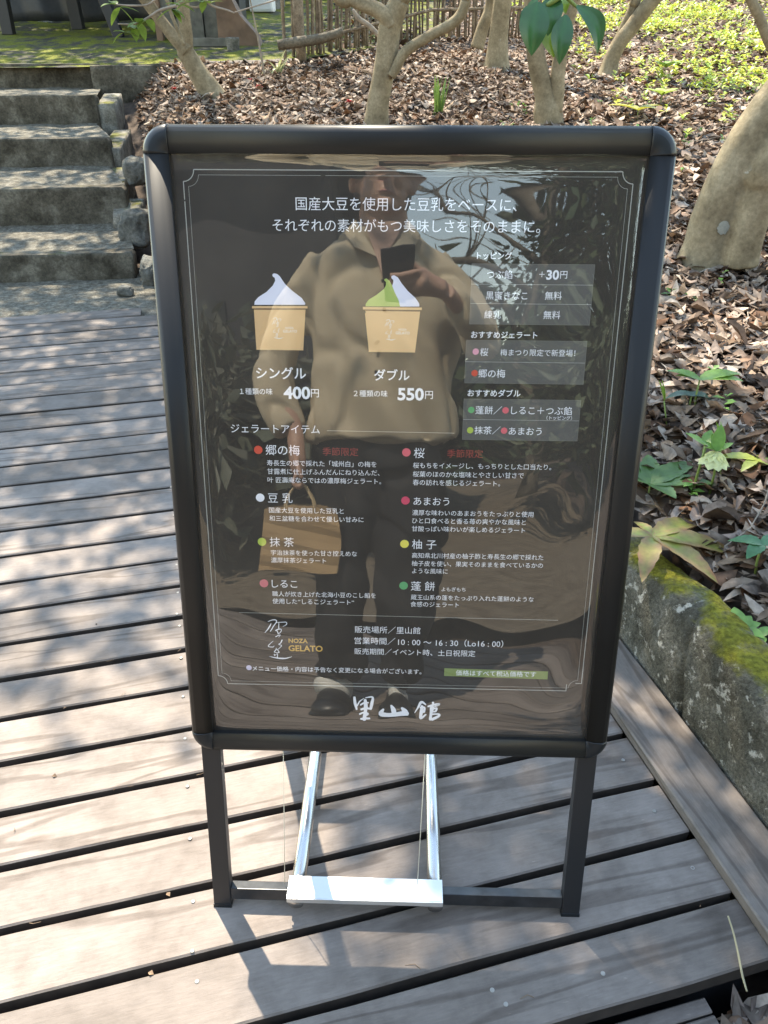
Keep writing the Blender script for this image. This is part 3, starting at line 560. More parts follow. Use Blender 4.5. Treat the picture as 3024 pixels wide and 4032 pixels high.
# loose leaf clumps added on the sun's line keep the photographer's face in the shade
c1 += [(-.06 + SUN.x * q + random.gauss(0, .07), -1.12 + SUN.y * q + random.gauss(0, .07), 1.58 + SUN.z * q) for q in (3.6, 3.8, 4.0, 4.2, 4.4, 4.6)]
leaf_cloud('crown', M['crown'], c1, TREES[1], .085, 16, .15)
c2 = shade(470, (.27, 1.1), (-.8, 1.15), (3.2, 6), lambda x, y: x * U[0] + y * U[1] > .36 + .1 * math.sin(y * 9) and not (abs(x * U[0] + y * U[1] - .80) < .13 and -.02 < x * W[0] + y * W[1] < .68 and random.random() < .97)) + shade(50, (.06, .33), (-.15, .5), (4, 6.5)) + shade(110, (.75, 2.2), (.9, 2.9), (3.4, 6), lambda x, y: random.random() < .8, g0=.4)
leaf_cloud('crown', M['crown'], carve(c2, HOLES), TREES[2], .085, 16, .15)
c3 = shade(230, (-1.35, .7), (3.2, 6.6), (3.8, 6.5), g0=None)
leaf_cloud('crown', M['crown'], c3, TREES[3], .08, 13, .17)
leaf_cloud('crown', M['crown'], shade(55, (.6, 2.4), (3.0, 6.6), (4, 6.5), g0=None), TREES[4], .08, 12, .16)
leaf_cloud('crown', M['crown'], shade(20, (2.2, 5), (4.0, 10), (4.5, 7), g0=None), TREES[5], .08, 12, .16)
leaf_cloud('crown', M['crown'], [(1.9 + random.uniform(-.5, 1.6), 3.0 + random.uniform(-.6, .8), random.uniform(2.6, 4.6)) for _ in range(60)], TREES[6], .08, 14, .16)
leaf_cloud('crown', M['crown'], [(1.2 + random.uniform(-.3, .4), 3.9 + random.uniform(-.3, .4), random.uniform(2.9, 4)) for _ in range(12)], TREES[7], .06, 10, .14)
t8 = tree(8, 'unseen dark tree added beyond the terrace so its crown shades the steps', [[(-5.6, 9.6, 1.3, .2), (-5.5, 9.6, 1.9, .17), (-5.4, 9.7, 2.6, .15)]], [(3.5, .2, .4)], mat='darkbark')  # out of view, added as shadow caster for the steps and terrace
c8 = shade(165, (-4.6, -1.45), (3.5, 6.55), (4.2, 7), lambda x, y: random.random() < .9, g0=.5) + shade(1000, (-5.5, .0), (6.95, 11.5), (3.8, 7), lambda x, y: not (x > -.9 and y < 7.6) and y > 6.98 + .2 * (min(x, -.8) + 2.4), g0=1.2)
leaf_cloud('crown', M['crown'], c8, t8, .13, 17, .2)

# ------------------------------------------------------------------ leaf litter (nobody could count it)
def leaves(name, P, L, mat, cols, kindlabel=None, tilt=.25, curl=.30, wid=.22, aspect=None):
    k = len(P); a = rng.uniform(0, 6.283, k); t1 = rng.normal(0, tilt, k); t2 = rng.normal(0, tilt, k); c1 = rng.normal(.1, curl, k); c2 = rng.normal(.0, curl * 1.6, k); wv = rng.uniform(-.25, .25, k)
    L = L * rng.choice([.55, .8, 1, 1, 1.15], k); w_ = wid * rng.choice([.62, .85, 1.0, 1.0, 1.2, 1.45], k) * rng.uniform(.85, 1.15, k)
    u = np.array([0, .25, .5, .75, 1.0, .2, .48, .78, .2, .48, .78]) - .5; v = np.array([0, 0, 0, 0, 0, .74, 1, .66, -.74, -1, -.66]); nv = 11
    uu = np.repeat(u[None], k, 0) * L[:, None]; vv = v[None] * (L * w_)[:, None]
    torn = rng.random(k) < .22; uu[torn, 4] *= .55; uu[torn, 7] *= .8; vv[torn, 10] *= .4   # broken tips
    uu[:, 5:] += rng.uniform(-.04, .04, (k, 6)) * L[:, None]; vv[:, 5:] *= rng.uniform(.8, 1.15, (k, 6))
    zz = (c1[:, None] * (u[None] * 2) ** 2 * .4 + c2[:, None] * np.abs(v)[None] ** 1.6 * .34 + wv[:, None] * v[None] * u[None]) * L[:, None]
    ca, sa = np.cos(a)[:, None], np.sin(a)[:, None]; bend = rng.normal(0, .16, k)[:, None] * L[:, None] * (u[None] * 2) ** 2
    zz = zz + t1[:, None] * uu + t2[:, None] * vv; zz -= zz.min(1, keepdims=True) * .9; vv = vv + bend
    V = np.stack([P[:, 0:1] + uu * ca - vv * sa, P[:, 1:2] + uu * sa + vv * ca, P[:, 2:3] + zz], 2).reshape(-1, 3)
    i = np.arange(k)[:, None] * nv
    T = np.concatenate([i + q for q in ([0, 5, 1], [1, 5, 6], [1, 6, 2], [2, 6, 7], [2, 7, 3], [3, 7, 4], [0, 1, 8], [1, 9, 8], [1, 2, 9], [2, 10, 9], [2, 3, 10], [3, 4, 10])]).astype(np.int32)
    cc = cols[rng.integers(0, len(cols), k)] * rng.uniform(.6, 1.4, (k, 1)); cv = np.repeat(cc, nv, 0) * np.tile(np.array([1.15] * 5 + [.95] * 6), k)[:, None]; return mesh(name, V, T, mat, smooth=True, col=cv)
BR = np.array([(.17, .105, .07), (.25, .175, .125), (.34, .255, .19), (.12, .07, .045), (.43, .345, .27), (.22, .145, .10), (.08, .05, .033), (.25, .17, .115), (.24, .18, .145), (.15, .075, .04), (.40, .31, .245), (.28, .215, .17)]) * .82
def litter_pts(n, x, y, f):
    X = rng.uniform(*x, n); Y = rng.uniform(*y, n); m = f(X, Y); X, Y = X[m], Y[m]; return np.stack([X, Y, ground_h(X, Y) + rng.uniform(.0, .022, len(X))], 1)
def on_hill(X, Y):
    u = X * U[0] + Y * U[1]; w = X * W[0] + Y * W[1]; ter = (Y > 6.62 + .24 * (X + 2.38)) & (X < -.95)
    return np.where(w < 3.5, u > .845, (X > stair_right(Y) + .16) & ~ter & ((u > .8) | (w > 3.56)))
P1 = litter_pts(36000, (.3, 2.6), (-.6, 3.2), on_hill); P2 = litter_pts(52000, (-2.6, 5), (3.0, 7.4), on_hill); P3 = litter_pts(16000, (-2, 7.5), (7.4, 12.5), on_hill)
P4 = litter_pts(2600, (.38, 1.1), (-.9, -.05), lambda X, Y: (X * U[0] + Y * U[1] > .47) & (X * W[0] + Y * W[1] < -.25) & (X * U[0] + Y * U[1] < .70)); P4[:, 2] += .01
P5 = litter_pts(16000, (2.6, 7), (-2, 3.2), on_hill); P6 = litter_pts(4500, (-1.6, .9), (2.8, 4.3), on_hill)
PP = np.concatenate([P1, P2, P3, P4, P5, P6]); LL = np.concatenate([rng.uniform(.035, .085, len(P1)), rng.uniform(.035, .08, len(P2)), rng.uniform(.05, .10, len(P3)), rng.uniform(.05, .10, len(P4)), rng.uniform(.05, .10, len(P5)), rng.uniform(.04, .08, len(P6))])
tag(leaves('leaf_litter', PP, LL, M['dry'], BR), kind='stuff', label='thick brown litter of dead leaves on the slope', cat='leaf litter')
# thin fallen twigs
tw = MB()
for k in range(150):
    x, y = random.uniform(-1.2, 3.2), random.uniform(.2, 7)
    if not bool(on_hill(np.array([x]), np.array([y]))[0]): continue
    a = random.uniform(0, 6.28); l = random.uniform(.08, .3); z = gz(x, y) + .03; b = random.uniform(-.4, .4)
    tw.tube([(x + math.cos(a + b * q) * l * q, y + math.sin(a + b * q) * l * q, gz(x + math.cos(a) * l * q, y + math.sin(a) * l * q) + .025 + .03 * q * random.random()) for q in (0, .3, .6, 1)], [.0022, .002, .0016, .001], 5)
tag(tw.build('fallen_twigs', [M['twig']]), 'thin pale twigs scattered over the leaf litter', 'twigs', kind='stuff')
# bright low ground cover in the upper right, sparse elsewhere
def cover(name, n, x, y, dens, size, cols):
    X = rng.uniform(*x, n); Y = rng.uniform(*y, n); m = on_hill(X, Y) & (rng.random(n) < dens(X, Y)); X, Y = X[m], Y[m]; k = len(X); q = 6
    C = np.stack([X, Y, ground_h(X, Y) + rng.uniform(.01, .05, k)], 1); C = np.repeat(C, q, 0); K = len(C); a = rng.uniform(0, 6.283, K); t = rng.uniform(.1, .9, K); L = size * rng.uniform(.6, 1.3, K)
    ax = np.stack([np.cos(a) * np.cos(t), np.sin(a) * np.cos(t), np.sin(t)], 1); sd = np.stack([-np.sin(a), np.cos(a), 0 * a], 1); L = L[:, None]; C[:, 2] += rng.uniform(0, .04, K)
    V = np.stack([C, C + ax * L * .55 + sd * L * .27, C + ax * L - np.array([0, 0, .2]) * L, C + ax * L * .55 - sd * L * .27], 1).reshape(-1, 3); i = np.arange(K)[:, None] * 4
    cc = cols[rng.integers(0, len(cols), K)] * rng.uniform(.75, 1.25, (K, 1)); return mesh(name, V, np.concatenate([i + [0, 1, 2], i + [0, 2, 3]]).astype(np.int32), M['green'], col=np.repeat(cc, 4, 0))
GR = np.array([(.48, .50, .09), (.34, .44, .06), (.44, .52, .08), (.52, .55, .09), (.28, .42, .08), (.56, .54, .08), (.38, .50, .14)])
tag(cover('ground_cover', 36000, (.6, 8), (3, 13), lambda X, Y: np.clip((X - 1.1 - .05 * (7 - Y)) / 1.6, 0, 1) * np.clip((Y - 3.2) / 2.5, .08, 1) * (.11 + .42 * (np.sin(X * 3 + 1) * np.sin(Y * 2.3) > .1)), .045, GR), 'bright yellow-green ground cover spreading over the slope', 'ground cover', kind='stuff')
tag(cover('seedlings', 1500, (.5, 3), (.2, 5), lambda X, Y: .10 + .25 * ((X < .9) & (Y > .8) & (Y < 1.5)), .028, np.array([(.10, .22, .04), (.15, .28, .06)])), 'tiny green seedlings between the dead leaves', 'seedlings', kind='stuff')

# ------------------------------------------------------------------ named plants
def blade(mb, base, d, L, wd_, bend, col, n=6, fold=.25, up_=1.0, tooth=0.0):
    """one leaf blade: midrib from base along direction d, drooping by bend; returns nothing, adds verts with colour"""
    d = Vector(d).normalized(); side = d.cross(Vector((0, 0, 1))); side = side.normalized() if side.length > .05 else Vector((1, 0, 0)); nm = side.cross(d).normalized()
    if nm.z < 0: nm = -nm
    V = []; Fq = []
    for k in range(n + 1):
        t = k / n; w_ = wd_ * (math.sin(math.pi * min(1, t ** .8 * .97 + .03)) ** .8) * (1 + tooth * (1 if k % 2 else -1))
        c = Vector(base) + d * L * t + Vector((0, 0, -1)) * bend * L * t * t; V += [c + side * w_ + nm * w_ * fold, c, c - side * w_ + nm * w_ * fold]
    for k in range(n):
        b = k * 3; Fq += [(b, b + 1, b + 4, b + 3), (b + 1, b + 2, b + 5, b + 4)]
    o = len(mb.V); mb.add(V, Fq)
    for k in range(n + 1): 
        t = k / n
        for j in range(3): mb.C.append(col if not callable(col) else col(t, j))
class LB(MB):
    def __init__(s): super().__init__(); s.C = []
    def done(s, name, mat, parent=None, smooth=True): 
        o = mesh(name, s.V, s.F, mat, s.I, smooth, parent, col=np.array(s.C)); return o
def px(x, y, Y=None, z=None):
    d = ray_px(x, y); c = cam.location
    if z is not None: return c + d * ((z - c.z) / d.z)
    return c + d * ((Y - c.y) / d.y)
def on_ground(x, y):
    d = ray_px(x, y); c = cam.location
    for t in np.linspace(.6, 25, 3000):
        q = c + d * t
        if q.z < gz(q.x, q.y): return q
        u_ = q.x * U[0] + q.y * U[1]
        if q.z < .212 and .72 < u_ < .84: return q
    return q
# rosettes of hellebore: (label, hub px, hub height, leaves [(angle deg in plan, length)], width, colours)
G1 = (.075, .15, .035); G2 = (.13, .25, .04); GY = (.26, .30, .06)
def rosette(label, hx, hy, hgt, lv, wd_, col, bend=.25, rise=.15, mat='green', tooth=.06, name='hellebore', group=None):
    g = on_ground(hx, hy); h = g + Vector((0, 0, hgt)); t = thing(name, label, 'plant', g, group)
    st_ = MB(); st_.tube([(g.x + .01, g.y, g.z - .03), (g.x, g.y, g.z + hgt * .5), tuple(h)], [.0035, .003, .0022], 7); so2 = mesh('stem', st_.V, st_.F, M['stem'], smooth=True, parent=t)
    for (a, L) in lv:
        b = LB(); d = Vector((math.cos(R(a)), math.sin(R(a)), rise)); blade(b, h, d, L, L * wd_, bend, col, 12, .22, tooth=tooth); b.done('leaf', M[mat], t)
    return t
M['stem'] = plain('plant_stem', (.16, .22, .05), .6)
def blotch(t, j):
    q = random.random() * .5 + (.45 if j != 1 else 0) + .35 * t ** 3; q = min(1, q); return (.24 + .08 * q, .31 - .16 * q, .05 + .03 * q)
rosette('dark green five-leaved hellebore rosette touching the right edge of the sign', 1397, 1085, .055, [(28, .16), (80, .13), (118, .13), (160, .13), (-75, .12), (-18, .16)], .20, G1, .15, .35)
rosette('yellow-green hellebore rosette with browned leaf edges on top of the mossy wall', 1402, 1200, .055, [(35, .19), (-12, .21), (-52, .18), (-112, .16), (170, .14), (105, .09)], .155, blotch, .3, .14)
rosette('upright bright green hellebore leaf pair standing in the litter, highest right of the sign', 1496, 888, .095, [(10, .13), (-15, .12), (150, .10), (165, .07)], .22, G2, .25, .35)
rosette('low bluish green seedling with drooping leaves below the bright leaf pair', 1486, 890, .05, [(170, .075), (-10, .075), (80, .06)], .26, (.045, .10, .07), .55, .35)
rosette('small green sprout with three pointed leaves left of the cream flower', 1512, 1005, .06, [(60, .06), (150, .06), (15, .055), (-60, .03)], .24, G2, .1, .5)
rosette('yellowing hellebore with sprawling leaves right of the cream flower', 1627, 1020, .035, [(160, .10), (-140, .07), (-40, .13), (40, .06)], .19, GY, .3, .15)
rosette('dark green drooping leaves on a reddish stalk at the right edge, below the flower', 1625, 1245, .085, [(150, .07), (-140, .06), (20, .08)], .28, (.05, .16, .06), .4, .2)
rosette('low clump of small rounded bright leaves right of the wall top', 1593, 1375, .018, [(k * 36 + 7 * (k % 3), .035 + .012 * (k % 3)) for k in range(11)], .30, (.16, .30, .06), .15, .5, tooth=0, name='weed')
rosette('small pair of bright rounded leaves at the lower right litter edge', 1634, 1392, .02, [(40, .035), (150, .03), (-90, .03)], .3, (.16, .30, .06), .15, .5, tooth=0, name='weed')
rosette('yellow-leaved plant peeping over the right end of the sign top rail', 1375, 262, .06, [(170, .20), (20, .18), (-60, .16), (110, .14)], .22, (.38, .36, .05), .2, .35, tooth=0)
rosette('bright lime sprig standing amid the ground cover above the sign corner', 1432, 185, .12, [(0, .13), (72, .12), (144, .12), (216, .12), (288, .12)], .25, (.27, .40, .05), .1, .5, tooth=0)
rosette('pale lime plant low in the litter above the right end of the sign', 1425, 235, .08, [(20, .14), (90, .13), (160, .14), (230, .12), (310, .12)], .27, (.32, .42, .07), .15, .45, tooth=0)
rosette('dark glossy evergreen sprig at the right edge, level with the thick trunk foot', 1668, 520, .17, [(190, .18), (215, .22), (240, .20), (165, .15)], .20, (.03, .09, .025), .55, .1, mat='glossleaf', tooth=0, name='evergreen_sprig')
rosette('upper dark evergreen sprig beside the thick trunk at the right edge', 1680, 430, .16, [(200, .14), (235, .17), (170, .12)], .22, (.03, .09, .025), .6, .1, mat='glossleaf', tooth=0, name='evergreen_sprig')
# cream hellebore flower on its leaning stalk
g = on_ground(1533, 1066); hf = thing('hellebore_flower', 'single cream nodding hellebore flower above green bracts', 'flower', g)
top = px(1547, 978, Y=g.y - .01); mb = MB(); mb.tube([tuple(g - Vector((0, 0, .03))), tuple(g.lerp(top, .5) + Vector((.004, 0, 0))), tuple(top)], [.0035, .003, .0025], 8); mesh('stem', mb.V, mb.F, M['stem'], smooth=True, parent=hf)
g2 = on_ground(1492, 1074); t2 = px(1524, 966, Y=g2.y); mb = MB(); mb.tube([tuple(g2 - Vector((0, 0, .03))), tuple(g2.lerp(t2, .6)), tuple(t2)], [.004, .0035, .003], 8); mesh('stem', mb.V, mb.F, M['stem'], smooth=True, parent=hf)
for k in range(11):
    a = R(k * 36 + (18 if k > 5 else 0)); b = LB(); blade(b, top + Vector((0, 0, .004)), (math.cos(a), math.sin(a), -.45), .042, .022, .45, (.66, .68, .34), 8, -.3); b.done('petal', M['green'], hf)
for k, (a, L, rz) in enumerate([(100, .05, .9), (20, .05, .4), (150, .05, .5), (75, .07, 2.2), (200, .04, .5)]):
    b = LB(); blade(b, top + Vector((0, 0, .004)), (math.cos(R(a)), math.sin(R(a)), rz), L, L * .22, .05, (.14, .28, .05), 8, .3); b.done('bract', M['green'], hf)
# slim spear buds
for lab, (bx, by), (tx, ty) in (('slim green spear bud on a thin stalk beside the right rail of the sign', (1445, 922), (1426, 821)), ('slim folded green leaf bud standing just behind the cream flower', (1562, 1040), (1551, 910))):
    g = on_ground(bx, by); t = px(tx, ty, Y=g.y); o = thing('leaf_bud', lab, 'plant', g); mid = g.lerp(t, .55)
    mb = MB(); mb.tube([tuple(g - Vector((0, 0, .02))), tuple(mid)], [.0022, .002], 6); mesh('stem', mb.V, mb.F, M['stem'], smooth=True, parent=o)
    mb = LB(); 
    for a in (0, 120, 240): blade(mb, mid, ((t - mid).normalized() + Vector((math.cos(R(a)), math.sin(R(a)), 0)) * .08), (t - mid).length, .008, 0, (.17, .30, .05), 8, .5)
    mb.done('bud', M['green'], o)
# strappy leaf tufts
def tuft(label, gx, gy, n, L, col, spread=.35, wd_=.008, bend=.25, seed=1):
    rnd = random.Random(seed); g = on_ground(gx, gy); o = thing('daffodil_clump', label, 'plant', g)
    for k in range(n):
        a = rnd.uniform(0, 6.28); l = L * rnd.uniform(.6, 1.1); b = LB(); blade(b, g + Vector((rnd.uniform(-.03, .03), rnd.uniform(-.03, .03), -.01)), (math.cos(a) * spread, math.sin(a) * spread, 1), l, wd_, bend * rnd.uniform(.2, 1.2), col, 8, .1); b.done('leaf', M['green'], o)
tuft('upright clump of narrow green spears just above the middle of the sign top rail', 943, 250, 14, .26, (.16, .26, .06), .22, .009, .08, 3)
tuft('clump of pale strap leaves with arching tips at the corner of the mossy terrace wall', 598, 165, 9, .42, (.36, .38, .20), .5, .013, .75, 5)
# fallen red camellia blossoms
for lab, x, y in (('fallen red blossom in the litter just right of the leaning forked tree', 541, 186), ('second smaller red blossom lying below the first one near the terrace wall', 560, 200), ('faded red blossom in the litter left of the centre tree', 755, 233), ('red blossom lying in the litter beside the top step block', 378, 205)):
    g = on_ground(x, y); b = LB()
    for k in range(8): blade(b, g + Vector((0, 0, .035)), (math.cos(k * .785), math.sin(k * .785), .9 if k % 2 else .2), .034, .015, .2, (.38, .035, .03), 5, .3)
    tag(b.done('camellia_blossom', M['green']), lab, 'blossom')
# fallen branches
mb = MB(); limb(mb, log[0], 12); tag(mb.build('fallen_branch', [M['darkbark']], None, True), 'thick dead branch lying against the foot of the bamboo fence', 'branch')
mb = MB(); limb(mb, stick[0], 9); tag(mb.build('fallen_stick', [M['twig']], None, True), 'thin pale stick leaning on the fence beside the middle tree', 'stick')
mb = MB(); limb(mb, bare[0], 6); tag(mb.build('bare_sapling', [M['twig']], None, True), 'bare upright whip growing before the corner of the terrace wall', 'sapling')
mb = MB(); limb(mb, [(.548, -.005, .0265, .0015), (.550, -.03, .019, .0016), (.549, -.06, .011, .0018), (.546, -.088, .006, .0020), (.545, -.112, .004, .0014)], 8, 5)
tag(mb.build('dry_stalk', [plain('pale_stalk', (.30, .255, .15), .7)], None, True), 'thin straw-coloured stalk lying across the deck and its edge board', 'stalk')
# leafy branches near the camera's upper edge
def branch(name, label, limbs, groups, col, L, wd_, mat):
    o = thing(name, label, 'branch', limbs[0][0][:3])
    for l in limbs: mb = MB(); limb(mb, l, 7, 4, lump=.1); mb.build('twig', [M['twig']], o, True)
    for (x, y, Y, n) in groups:
        c = px(x, y, Y=Y)
        for k in range(n):
            a = random.uniform(0, 6.28); b = LB(); blade(b, c, (math.cos(a), .5 * math.sin(a), random.uniform(-.7, .4)), L * random.uniform(.7, 1.1), L * wd_, .3, col, 8, .2); b.done('leaf', M[mat], o)
    return o
LG_ = (.16, .24, .04)
branch('leafy_branch', 'thin branch with small bright leaves crossing in front of the black table legs', [l + [] for l in twig1], [(258, 16, 3.15, 3), (250, 10, 3.1, 2), (300, 50, 3.2, 3), (318, 40, 3.2, 2), (268, 70, 3.2, 4), (290, 62, 3.2, 2), (372, 20, 3.3, 4), (390, 12, 3.3, 3), (410, 5, 3.4, 3)], LG_, .075, .26, 'green')
branch('leafy_branch', 'bare thin branch with one leaf tuft left of the bamboo fence', twig2, [(442, 2, 3.2, 3), (452, 8, 3.2, 2)], LG_, .065, .28, 'green')
# hanging camellia spray near the lens side
hb = thing('hanging_spray', 'spray of long dark green glossy leaves hanging into the top edge', 'branch', tuple(px(1190, -10, Y=.47)))
mb = MB(); a_ = px(1215, -60, Y=.47); 
limb(mb, [(*px(1290, -90, Y=.52), .006), (*px(1240, -40, Y=.49), .005), (*px(1205, -5, Y=.47), .004), (*px(1180, 12, Y=.47), .003)], 8, 4, lump=.1); limb(mb, [(*px(1215, -15, Y=.47), .003), (*px(1240, 10, Y=.48), .0025), (*px(1252, 18, Y=.48), .002)], 8, 4, lump=.1)
mb.build('twig', [M['stem']], hb, True)
DG = (.030, .10, .028); YG = (.13, .20, .02)
for (x0, y0, x1, y1, w_, cc, Y) in ((1162, 4, 1148, 121, .035, DG, .45), (1200, -10, 1183, 78, .028, DG, .48), (1222, 32, 1208, 140, .026, DG, .46), (1246, 12, 1290, 118, .022, DG, .47), (1192, 40, 1196, 125, .030, YG, .51), (1150, 10, 1125, 75, .014, DG, .51), (1160, -5, 1135, 70, .012, (.05, .13, .03), .48), (1215, -5, 1222, 30, .02, YG, .52)):
    a, b_ = px(x0, y0, Y=Y), px(x1, y1, Y=Y - .015); d = (b_ - a); L = d.length; side = d.cross(Vector((0, -1, .3))).normalized(); nm = side.cross(d).normalized()
    b = LB(); V = []; Fq = []; n = 16
    for k in range(n + 1):
        t = k / n; hw = w_ / 2 * 1.1 * math.sin(math.pi * (.02 + .98 * t) ** .88) ** .9; c = a + d * t + nm * .006 * math.sin(math.pi * t) + side * .005 * math.sin(math.pi * t) * (-2.2 if x1 > x0 + 20 else .6)
        for s in (-1, -.5, 0, .5, 1): V.append(c + side * hw * s - nm * (-abs(s)) * hw * .35); b.C.append(tuple(q * (1.35 if s == 0 else 1) for q in cc))
    for k in range(n):
        for j in range(4): q = k * 5 + j; Fq.append((q, q + 1, q + 6, q + 5))
    b.add(V, Fq); b.done('leaf', M['glossleaf'], hb)

db2 = MB()
for k in range(70):
    u_ = random.uniform(-1.6, .55); e_ = random.choice(edges[14:27]); w_ = e_ - random.uniform(.001, .012) if k < 40 else random.uniform(-.2, 1.6); x, y = uw(u_, w_); a = random.gauss(PHI, .5) if k < 40 else random.uniform(0, 3.1); l = random.uniform(.004, .013)
    if random.random() < .5: db2.tube([(x, y, .0012), (x + math.cos(a) * l * .9, y + math.sin(a) * l * .9, .0035), (x + math.cos(a + .4) * l * 2, y + math.sin(a + .4) * l * 2, .0014)], [.0006, .0006, .0003], 4)
    else:
        c, s_ = math.cos(a), math.sin(a); h = l * .4; db2.add([(x, y, .001), (x + c * l * .5 - s_ * h, y + s_ * l * .5 + c * h, .004), (x + c * l, y + s_ * l, .0015), (x + c * l * .5 + s_ * h, y + s_ * l * .5 - c * h, .005)], [(0, 1, 2), (0, 2, 3)])
tag(db2.build('deck_debris', [plain('dry_bits', (.20, .13, .08), .8, ns=.4, nsc=40)]), 'tiny leaf bits and needles lying in the gaps of the deck', 'debris', kind='stuff')
TEXT=[
 ('国産大豆を使用した豆乳をベースに、', -0.1366, 0.1346, 1.1122, 'w'),
 ('それぞれの素材がもつ美味しさをそのままに。', -0.1661, 0.165, 1.0873, 'w'),
 ('シングル', -0.1952, -0.129, 0.9042, 'wb'),
 ('ダブル', -0.0392, 0.0073, 0.9033, 'wb'),
 ('１種類の味', -0.2179, -0.1744, 0.8798, 'wm'),
 ('400', -0.1597, -0.1241, 0.8787, 'wB'),
 ('円', -0.1231, -0.1126, 0.8785, 'wm'),
 ('２種類の味', -0.0663, -0.0214, 0.8788, 'wm'),
 ('550', -0.008, 0.0267, 0.8787, 'wB'),
 ('円', 0.0284, 0.0386, 0.878, 'wm'),
 ('ジェラートアイテム', -0.2328, -0.1124, 0.8293, 'w'),
 ('トッピング', 0.0887, 0.1321, 1.0533, 'wb'),
 ('つぶ餡', 0.1022, 0.134, 1.0309, 'wm'),
 ('＋', 0.1677, 0.1744, 1.0318, 'wm'),
 ('30', 0.1767, 0.1925, 1.0312, 'wB'),
 ('円', 0.1939, 0.2026, 1.0314, 'wm'),
 ('黒蜜きなこ', 0.1022, 0.1546, 1.0055, 'wm'),
 ('無料', 0.1767, 0.1979, 1.0058, 'wm'),
 ('練乳', 0.1014, 0.1224, 0.9819, 'wm'),
 ('無料', 0.1765, 0.1979, 0.9822, 'wm'),
 ('おすすめジェラート', 0.0856, 0.1706, 0.9567, 'wb'),
 ('桜', 0.0982, 0.1087, 0.935, 'wm'),
 ('梅まつり限定で新登場！', 0.1245, 0.221, 0.9345, 'w'),
 ('郷の梅', 0.0973, 0.1324, 0.907, 'wm'),
 ('おすすめダブル', 0.0843, 0.154, 0.8813, 'wb'),
 ('蓬餅／', 0.0958, 0.1308, 0.8585, 'wm'),
 ('しるこ＋つぶ餡', 0.1429, 0.2232, 0.8588, 'wm'),
 ('（トッピング）', 0.1904, 0.224, 0.8495, 'wm'),
 ('抹茶／', 0.0956, 0.1303, 0.8312, 'wm'),
 ('あまおう', 0.1415, 0.1853, 0.8307, 'wm'),
 ('郷の梅', -0.1868, -0.1403, 0.7999, 'w'),
 ('季節限定', -0.109, -0.0605, 0.7989, 'r'),
 ('寿長生の郷で採れた「城州白」の梅を', -0.1859, -0.0357, 0.7818, 'w'),
 ('甘露煮に仕上げふんだんにねり込んだ、', -0.1857, -0.0313, 0.7698, 'w'),
 ('叶 匠壽庵ならではの濃厚梅ジェラート。', -0.186, -0.0291, 0.7576, 'w'),
 ('豆 乳', -0.1865, -0.1524, 0.7313, 'w'),
 ('国産大豆を使用した豆乳と', -0.1857, -0.0811, 0.7136, 'w'),
 ('和三盆糖を合わせて優しい甘みに', -0.1858, -0.0534, 0.7014, 'w'),
 ('抹 茶', -0.1868, -0.1523, 0.6658, 'w'),
 ('宇治抹茶を使った甘さ控えめな', -0.1858, -0.0628, 0.6497, 'w'),
 ('濃厚抹茶ジェラート', -0.186, -0.1071, 0.6381, 'w'),
 ('しるこ', -0.1864, -0.1496, 0.6012, 'w'),
 ('職人が炊き上げた北海小豆のこし餡を', -0.1863, -0.0358, 0.5852, 'w'),
 ('使用した“しるこジェラート”', -0.1864, -0.0675, 0.5736, 'w'),
 ('NOZA', -0.165, -0.1366, 0.5095, 'g'),
 ('GELATO', -0.1654, -0.1145, 0.497, 'g'),
 ('販売場所／里山館', -0.0666, 0.03, 0.53, 'w'),
 ('営業時間／', -0.0672, -0.0067, 0.5116, 'w'),
 ('10 : 00 ～ 16 : 30（Lo16 : 00）', -0.0024, 0.1524, 0.5109, 'w'),
 ('販売期間／イベント時、土日祝限定', -0.0672, 0.1121, 0.4939, 'w'),
 ('メニュー価格・内容は予告なく変更になる場合がございます。', -0.2212, 0.0332, 0.4615, 'wm'),
 ('価格はすべて税込価格です', 0.0846, 0.2042, 0.4611, 'wm'),
 ('桜', 0.015, 0.0295, 0.7989, 'w'),
 ('季節限定', 0.0601, 0.1085, 0.7986, 'r'),
 ('桜もちをイメージし、もっちりとした口当たり。', 0.0143, 0.202, 0.7814, 'w'),
 ('桜葉のほのかな塩味とやさしい甘さで', 0.0142, 0.1656, 0.769, 'w'),
 ('春の訪れを感じるジェラート。', 0.0144, 0.1341, 0.7571, 'w'),
 ('あまおう', 0.016, 0.0654, 0.73, 'w'),
 ('濃厚な味わいのあまおうをたっぷりと使用', 0.0144, 0.1826, 0.7132, 'w'),
 ('ひと口食べると香る苺の爽やかな風味と', 0.0146, 0.1729, 0.7014, 'w'),
 ('甘酸っぱい味わいが楽しめるジェラート', 0.0144, 0.1726, 0.6894, 'w'),
 ('柚 子', 0.0151, 0.0494, 0.6658, 'w'),
 ('高知県北川村産の柚子酢と寿長生の郷で採れた', 0.0154, 0.2011, 0.6491, 'w'),
 ('柚子皮を使い、果実そのままを食べているかの', 0.0152, 0.2013, 0.6368, 'w'),
 ('ような風味に', 0.0159, 0.0669, 0.6252, 'w'),
 ('蓬 餅', 0.0148, 0.0493, 0.6014, 'w'),
 ('よもぎもち', 0.0591, 0.0933, 0.5974, 'w'),
 ('蔵王山系の蓬をたっぷり入れた蓬餅のような', 0.0151, 0.1921, 0.5839, 'w'),
 ('食感のジェラート', 0.0147, 0.0848, 0.5728, 'w'),
 ('NOZA', -0.1544, -0.1437, 0.9629, 'wn'),
 ('GELATO', -0.1575, -0.1396, 0.9588, 'wn'),
 ('NOZA', -0.0078, 0.0024, 0.9623, 'wn'),
 ('GELATO', -0.0117, 0.0064, 0.958, 'wn'),
]
